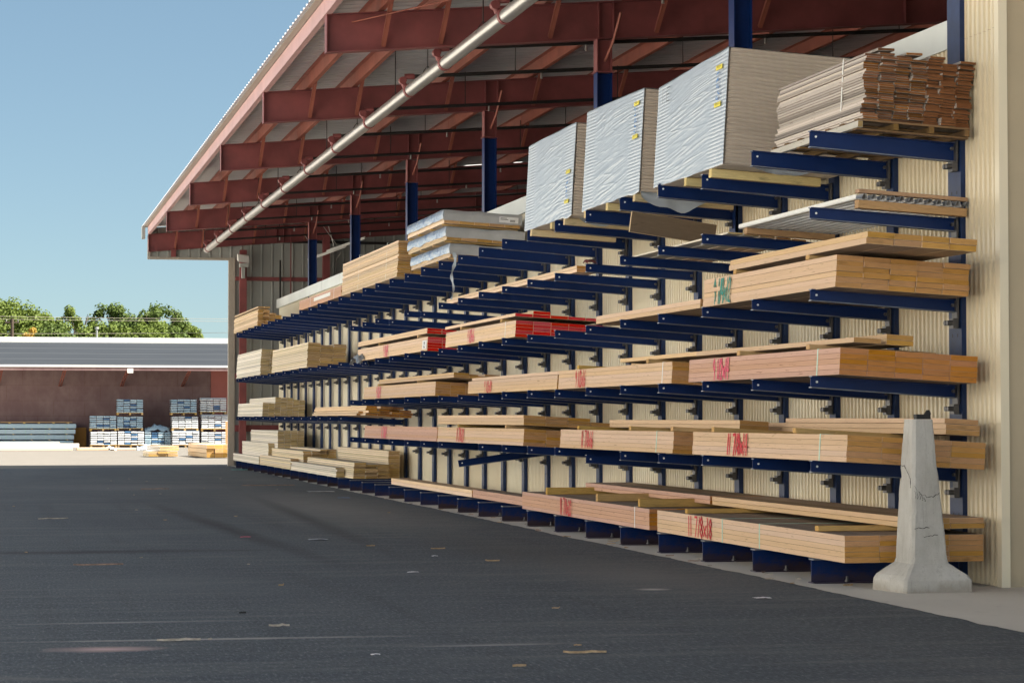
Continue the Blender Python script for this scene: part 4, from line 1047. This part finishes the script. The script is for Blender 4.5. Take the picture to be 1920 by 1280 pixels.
# ------------------------------------------------------------------ pallets of wrapped pavers
def mat_pack(name, c1, c2):
    m = NT(name); n = m.noise(m.coord(scale=(6, 6, 14)), 1, 3); rv = m.rand()
    c = m.mix(m.math('ADD', m.math('MULTIPLY', n, .6), m.math('MULTIPLY', rv, .4)), c1, c2)
    return m.done(c, .35, 0, .5)
M['pack_blue'] = mat_pack('blue_white_pack', (.20, .37, .50), (.58, .67, .72))
M['pack_white'] = mat_pack('white_pack', (.50, .55, .60), (.74, .74, .73))
M['pack_dark'] = mat_pack('deep_blue_stripe', (.03, .10, .24), (.12, .24, .40))
def goods(label, x, y, z, w, h, mat, seed, rows=6, film=False):
    g_ = thing('palletised_goods', label, 'pallet load', (x, y, z), (0, 0, 0), 'pallet loads of wrapped bags before the brown warehouse')
    rr = random.Random(seed)
    for k in range(3): cbox('pallet_runner', .09, 1.0, .09, 'sticker', g_, (k * (w - .09) / 2, .02, .0), c=0)
    cbox('pallet_deck', w, 1.05, .022, 'sticker', g_, (0, 0, .091), c=0)
    ph = (h - .12) / rows; m1 = MB(); dark = MB()
    cw = w / 4
    for r_ in range(rows):
        for c in range(4):
            j = rr.uniform(-.015, .015); z0 = .115 + r_ * ph + rr.uniform(-.008, .008)
            mb = cbox('bag', cw - .012, 1.0, ph * .70, 'pack_dark' if (c in (1, 2) and rr.random() < .18 + .3 * (mat == 'pack_blue')) else mat, g_, (c * cw + .006, j + .02, z0), (0, rr.uniform(-.03, .03), 0), .022)
    if film:
        m = MB(); m.box(.005, w - .005, .06, .98, h - .02, h + .02); m.build('cover_film', 'film', g_)
    return g_
PY = 115.4; t_ = 'pallet load of '
goods('blue-white bags, lower load at the left end of the stacks', 4.72, PY, 0, 1.26, .78, 'pack_white', 1)
goods('blue bags, upper load at the left end, two high', 4.70, PY + .25, .79, 1.27, .76, 'pack_blue', 2)
goods('white bags with teal ties at the foot of the three-high column', 6.02, PY, 0, 1.27, .80, 'pack_white', 3)
goods('blue bags in the middle of the left three-high column', 6.0, PY + .3, .81, 1.25, .70, 'pack_blue', 4)
goods('blue bags topmost of the left three-high column', 6.0, PY + .35, 1.56, 1.26, .80, 'pack_blue', 5)
goods('low single load of dark blue bags between the two tall columns', 7.33, PY + .2, 0, 1.27, .76, 'pack_blue', 6)
scrap('wrap_heap', 'crumpled blue-grey wrap heaped on the low single pallet load', 'wrap', (7.95, PY + .6, .92), 'pack_blue', 1.2, .8, .34, 8)
goods('white-wrapped load at the foot of the middle tall column', 8.62, PY - .2, 0, 1.32, .78, 'pack_white', 7, film=True)
goods('bright white bags in the middle of the second tall column', 8.62, PY, .80, 1.28, .72, 'pack_white', 8)
goods('slate blue bags topmost of the second tall column', 8.60, PY + .3, 1.56, 1.25, .80, 'pack_blue', 9)
goods('white bags at the foot of the column by the shed corner', 10.05, PY, 0, 1.30, .76, 'pack_white', 10)
goods('white film-covered bags in the middle of the column by the shed corner', 10.05, PY, .78, 1.30, .78, 'pack_white', 11, film=True)
goods('pale film-covered bags topmost of the column by the shed corner', 10.02, PY + .25, 1.60, 1.28, .78, 'pack_white', 12, film=True)
# long wrapped lumber bundles at the left
for k in range(4):
    t = thing('wrapped_bundle', f'long blue-wrapped lumber bundle at the left, {("lowest", "second from the bottom", "third from the bottom", "topmost")[k]} of four', 'wrapped bundle', (-3.4 + .03 * (k % 2), PY + 1.3, .06 + .27 * k), (0, 0, 0), 'long blue-wrapped bundles before the warehouse')
    cbox('bundle_body', 7.35 + .1 * (k > 1), 1.1, .215, 'pack_blue', t, (0, 0, .045), c=.012)
    for q in range(9): cbox('stick', .07, 1.1, .043, 'sticker', t, (.2 + q * .85, 0, 0), c=0)
    for q in range(8):
        m = MB(); m.box(.3 + q * .95, .32 + q * .95, -.004, -.001, .045, .26); m.build('strap', 'strap', t)
t = thing('empty_rack_pallet', 'long slatted wood frame on top of the blue-wrapped bundles', 'pallet', (-3.4, PY + 1.3, 1.145))
cbox('top_board', 7.3, 1.1, .035, 'spf', t, (0, 0, .055), c=0)
for q in range(11): cbox('block', .10, 1.1, .054, 'sticker', t, (.05 + q * .70, 0, 0), c=0)
# boards in front of them
for (lab, x, y, z, lx, ly, lz, mt_, a) in (
    ('long pale plank on the ground before the blue-wrapped bundles', -4, 106.3, .10, 7.85, .5, .18, 'white_spf', 0),
    ('yellowish plank lying on the long pale plank at the left', .4, 106.5, .285, 2.6, .3, .07, 'pine', .0),
    ('weathered timber on the ground in front of the long pale plank', -4, 104.3, 0, 7.5, .3, .12, 'fir', 0),
    ('short brown boards on the ground beside the weathered timber', 3.7, 104.6, 0, 1.35, .6, .12, 'pine', 0),
    ('broken brown board lying before the pallet loads', 5.35, 104.8, 0, .85, .5, .10, 'fir', .1)):
    o = cbox('plank', ly, lx, lz, mt_, None, (x, y + ly, z), (0, 0, R(-90) + a), .01)
    tag(o, lab, 'plank')
scrap('trash_heap', 'crumpled white and grey wrapping on the ground before the pallet loads', 'wrap', (6.75, 104.6, .10), 'film', .9, .6, .30, 4)
scrap('trash_heap', 'tan cardboard scrap heap on the ground left of the white wrapping', 'cardboard', (5.15, 104.9, .08), 'pine', .55, .5, .24, 6)
bundle('lumber_pack', 'sunlit lumber pack on the yard with a post shadow across its end', 'lumber pack', 7.47, 83.5, .012, 5.2, 3, .28, 3, .155, 'pine', 0, jy=.06, jx=.01, rz_=.045, gap=.006, group='lumber packs lying in the sunlit yard', skip=None)
bundle('lumber_pack', 'small pale pack of boards, lower of two laid on the yard', 'lumber pack', 5.60, 86.2, .012, 1.8, 3, .355, 2, .10, 'spf', 0, jy=.03, jx=.01, rz_=.05, gap=.006, group='lumber packs lying in the sunlit yard')
bundle('lumber_pack', 'small pale pack set askew on the lower small pack', 'lumber pack', 6.02, 86.35, .225, 1.7, 2, .36, 2, .09, 'white_spf', 0, jy=.03, jx=.01, rz_=.22, gap=.006, group='lumber packs lying in the sunlit yard')
o = cbox('plywood_sheet', 1.2, .02, 1.25, 'fir', None, (10.95, 112.5, 0), (R(-6), 0, 0), .002); tag(o, 'orange plywood sheet leaning on the pallet loads by the shed corner', 'plywood')
o = cbox('plywood_sheet', .62, .03, .95, 'fir', None, (4.0, BY - .3, 0), (R(-5), 0, 0), .002); tag(o, 'rusty brown sheet leaning on the warehouse wall by the blue-wrapped bundles', 'plywood')

# ------------------------------------------------------------------ trees, pole, wires
def mat_leaf(name, a, b):
    m = NT(name); n = m.noise(m.coord(), .9, 3); n2 = m.noise(m.coord(), 9, 2)
    c = m.mix(m.math('ADD', m.math('MULTIPLY', n, .7), m.math('MULTIPLY', n2, .35)), a, b)
    m.done(c, .6, 0, .2)
    tr = m.n('ShaderNodeBsdfTranslucent'); m.l(c, tr.inputs[0]); mx = m.n('ShaderNodeMixShader'); mx.inputs[0].default_value = .3
    m.l(m.b.outputs[0], mx.inputs[1]); m.l(tr.outputs[0], mx.inputs[2]); m.l(mx.outputs[0], m.t.nodes['Material Output'].inputs[0])
    return m.m
M['leaf'] = mat_leaf('green_leaves', (.075, .115, .02), (.215, .275, .06))
M['leaf_dark'] = mat_leaf('dark_green_leaves', (.05, .085, .018), (.165, .225, .055))
M['leaf_orange'] = mat_leaf('autumn_leaves', (.36, .19, .03), (.46, .33, .07))
def tree(label, x, y, h, rad, mat, seed, base=.25, leaf=.26, nclump=46, dens=150, cat='tree', name='leafy_tree', group='trees behind the warehouse'):
    t = thing(name, label, cat, (x, y, 0), (0, 0, 0), group); rr = random.Random(seed)
    tips = []; m = MB()
    th = h * base
    m.tube([(0, 0, 0), (rr.uniform(-.1, .1), 0, th * .6), (rr.uniform(-.2, .2), 0, th), (0, 0, h * .7)], [h * .022, h * .018, h * .015, h * .006], 7)
    for k in range(9):
        a = rr.uniform(0, 6.28); z0 = th * rr.uniform(.7, 1.6); rr_ = rad * rr.uniform(.5, .85)
        e = (math.cos(a) * rr_, math.sin(a) * rr_, min(h * .92, z0 + h * rr.uniform(.25, .5)))
        m.tube([(0, 0, z0), (e[0] * .45, e[1] * .45, z0 + (e[2] - z0) * .6), e], [h * .010, h * .006, h * .002], 5)
    m.build('trunk', 'bark', t)
    m = MB(); C = []
    for k in range(nclump):
        while True:
            p = Vector((rr.uniform(-1, 1), rr.uniform(-1, 1), rr.uniform(-1, 1)))
            if .35 < p.length < 1: break
        zc = h * (base + 1) / 2; hz = h * (1 - base) / 2
        C.append((Vector((p.x * rad, p.y * rad, zc + p.z * hz * .9)), rad * rr.uniform(.16, .34)))
    for c, r_ in C:
        for q in range(dens):
            d = Vector((rr.gauss(0, 1), rr.gauss(0, 1), rr.gauss(0, .75)))
            d = d.normalized() * r_ * (rr.random() ** .45)
            p = c + d; s = leaf * rr.uniform(.5, 1.1)
            n_ = (d.normalized() + Vector((rr.uniform(-.8, .8), rr.uniform(-.8, .8), rr.uniform(-.3, 1.0)))).normalized()
            a = n_.orthogonal().normalized() * s; b = n_.cross(a)
            m.add([p - a * .5, p + b * .35, p + a * .5, p - b * .35], [(0, 1, 2, 3)])
    m.build('crown', mat, t)
    return t
FY = 235
def tx(u): return (u - 960) / 4408 * FY * .976 + .2164 * FY * .976 + (-.0) - 0  # lateral position for a tree row at FY, metres
def TX(u, y):
    a = math.atan((u - 960) / 4408) + .21815; return math.tan(a) * y
def TZ(v, u, y):
    a = math.atan((u - 960) / 4408); dist = y / math.cos(a + .21815) * math.cos(a); return 1.38 + (784.7 - v) / 4408 * dist
for i, (lab, u, vtop, rad, mat, dy) in enumerate((
    ('broad yellow-green tree behind the warehouse at the left edge of the photo', 18, 560, 3.6, 'leaf', 0),
    ('lower spreading green tree behind the warehouse, right of the utility pole', 75, 575, 2.6, 'leaf', 6),
    ('sparse open-crowned tree with sky showing through behind the warehouse', 145, 571, 2.3, 'leaf', -4),
    ('dark round-topped tree behind the warehouse, tallest left of the roof vent', 215, 564, 2.7, 'leaf_dark', 3),
    ('dark bushy tree behind the warehouse nearest the shed', 298, 567, 2.9, 'leaf_dark', -3),
    ('low green tree sloping down towards the shed gable', 345, 598, 2.0, 'leaf', 5),
    ('green undergrowth tree behind the warehouse parapet below the round tree', 190, 604, 2.8, 'leaf', -12),
    ('green undergrowth tree behind the parapet under the dark bushy tree', 268, 602, 3.0, 'leaf', -14),
    ('green undergrowth tree behind the parapet at the left', 100, 606, 2.8, 'leaf_dark', -12))):
    y = FY + dy; h = TZ(vtop, u, y)
    tree(lab, TX(u, y), y, h, rad, mat, 11 + i, base=.38, nclump=(46 if 'sparse' in lab else 110), dens=180, leaf=.34)
tree('orange-tinged bush showing over the parapet behind the warehouse', TX(66, 222), 222, TZ(607, 66, 222), 1.3, 'leaf_orange', 40, base=.5, nclump=20, dens=110, name='autumn_tree')
pole = thing('utility_pole', 'brown wooden utility pole before the leftmost trees', 'utility pole', (TX(22, 190), 190, 0))
zt = TZ(597, 22, 190)
MB().tube([(0, 0, 0), (0, 0, zt)], [.16, .13], 10).build('pole_shaft', 'bark', pole)
MB().box(-.55, .55, -.06, .06, zt - .35, zt - .24).build('crossarm', 'bark', pole)
for x in (-.45, .45): MB().tube([(x, 0, zt - .24), (x, 0, zt - .08)], .04, 6).build('insulator', 'grey_wall', pole)
for lab, v0, v1, dy in (('upper of the pair of wires strung before the trees', 591.5, 596, 0), ('lower of the pair of wires strung before the trees', 596.5, 600.5, .3), ('single low wire beyond the warehouse roof', 624, 621.5, .6)):
    y = 190 + dy; m = MB(); p = []
    for k in range(13):
        u = -200 + 900 * k / 12; v = v0 + (v1 - v0) * u / 430; p.append((TX(u, y), y, TZ(v, u, y) - .10 * math.sin(math.pi * k / 12)))
    m.tube(p, .014, 5); tag(m.build('power_wire', 'trim', None), lab, 'wire', 'wires beyond the warehouse')
vent = thing('roof_vent', 'small grey vent pipe standing above the warehouse parapet', 'vent', (TX(181, BY + 5), BY + 5, 5.0))
MB().tube([(0, 0, 0), (0, 0, 1.0)], .05, 8).build('vent_pipe', 'grey_wall', vent); MB().tube([(0, 0, 1.0), (0, 0, 1.12)], .10, 8).build('vent_cap', 'grey_wall', vent)

# ------------------------------------------------------------------ litter on the asphalt
def chip(label, x, y, l, wd, mat, ang, name='wood_scrap', cat='wood scrap', th=.012):
    m = MB(); n_ = 7; vs = []; s = int(x * 37 + y * 11)
    for i in range(n_):
        u = i / (n_ - 1) - .5; ww = wd * (1 - .8 * abs(2 * u) ** 2.2) * (1 + .7 * noise.noise((u * 5, s, 1))); b = .02 * l * noise.noise((u * 1.7, s, 4))
        up = .004 + .012 * max(0, noise.noise((u * 3, s, 8)))
        vs += [(u * l, b - ww / 2, up), (u * l, b + ww / 2, up), (u * l, b + ww * .4, up + th), (u * l, b - ww * .4, up + th)]
    fs = [(4 * i + a, 4 * i + (a + 1) % 4, 4 * i + 4 + (a + 1) % 4, 4 * i + 4 + a) for i in range(n_ - 1) for a in range(4)] + [(0, 1, 2, 3), (4 * n_ - 1, 4 * n_ - 2, 4 * n_ - 3, 4 * n_ - 4)]
    mat = {'pine': 'scrap_tan', 'fir': 'scrap_brown', 'spf': 'scrap_grey', 'white_spf': 'scrap_grey'}.get(mat, mat)
    m.add(vs, fs); return tag(m.build(name, mat, None, (x, y, .002), (0, 0, ang)), label, cat)
chip('long thin brown splinter on the asphalt at the left', 1.0, 22.5, .47, .025, 'fir', .12)
chip('tan splinter on the asphalt at the lower left, beside the pale streak', 1.15, 14.74, .27, .03, 'spf', .02)
chip('tan splinter on the asphalt at the bottom centre', 3.42, 13.45, .26, .028, 'pine', -.05)
chip('small tan splinter in front of the bottom-centre splinter', 2.88, 12.8, .08, .02, 'pine', .1)
chip('tan chip lying on the asphalt between the streak and the centre', 1.88, 15.62, .14, .03, 'spf', .1)
chip('thin splinter near the rack foot, middle of the aisle', 4.75, 22.3, .14, .02, 'pine', -.05)
chip('yellow splinter near the dark bottom beams', 4.63, 24.5, .16, .02, 'pine', .15)
chip('yellow chip on the aisle beside the yellow splinter', 4.02, 25.2, .10, .02, 'pine', .2)
chip('long tan splinter far down the aisle by the rack', 5.6, 48.5, 1.1, .05, 'fir', .05)
chip('tan splinter far down the middle of the aisle', 3.15, 46.5, .55, .05, 'fir', .05)
chip('grey splinter far left on the asphalt', .85, 33.0, .42, .03, 'spf', .2)
chip('tan chip lying on the concrete by the nearest bottom beam', 6.92, 18.40, .10, .03, 'pine', .3)
chip('orange chip on the asphalt left of centre', 2.35, 19.4, .05, .02, 'pine', .4)
chip('dark chip on the asphalt at the lower left', 1.75, 16.7, .05, .02, 'black', .1)
for lab, x, y, s, mat in (('white paper scrap on the asphalt before the concrete apron', 5.79, 17.25, .13, 'paper'), ('blue-white film scrap on the aisle left of centre', 3.65, 26.7, .22, 'film'),
                          ('pale paper bit in the middle of the aisle', 4.35, 23.2, .06, 'paper'), ('pale blue scrap by the far bottom beams', 6.0, 40.6, .20, 'ink_blue'), ('crumpled white film by the far rack foot', 6.1, 44.2, .5, 'film'),
                          ('teal strap scrap on the concrete at the far rack corner', 6.75, 63.6, .8, 'teal'), ('white crumb of paper at the bottom left centre', 2.2, 13.6, .05, 'paper'),
                          ('tiny pink scrap on the aisle', 2.9, 27.4, .12, 'ink_pink'), ('pale bent strip on the aisle', 3.7, 20.8, .1, 'paper')):
    o = scrap('litter', lab, 'litter', (x, y, .012), mat, s, s * .7, .006, int(x * 10))
for i in range(20):
    x = rnd.uniform(.2, 6.2); y = rnd.uniform(13, 55)
    o = chip('tiny pale wood crumb scattered on the asphalt', x, y, rnd.uniform(.02, .06), .012, rnd.choice(('spf', 'white_spf', 'pine')), rnd.uniform(-.5, .5), 'wood_crumb', 'wood crumb', .008)
    o['group'] = 'wood crumbs scattered on the asphalt'
for i in range(34):
    y = rnd.uniform(18.2, 46); x = edge(y) + rnd.uniform(-.06, .22)
    o = chip('tiny splinter lying along the concrete edge at the rack foot', x, y, rnd.uniform(.04, .13), .014, rnd.choice(('spf', 'fir', 'pine')), rnd.uniform(-.9, .9), 'splinter', 'splinter', .008)
    o.location.z = .006; o['group'] = 'splinters along the concrete edge'
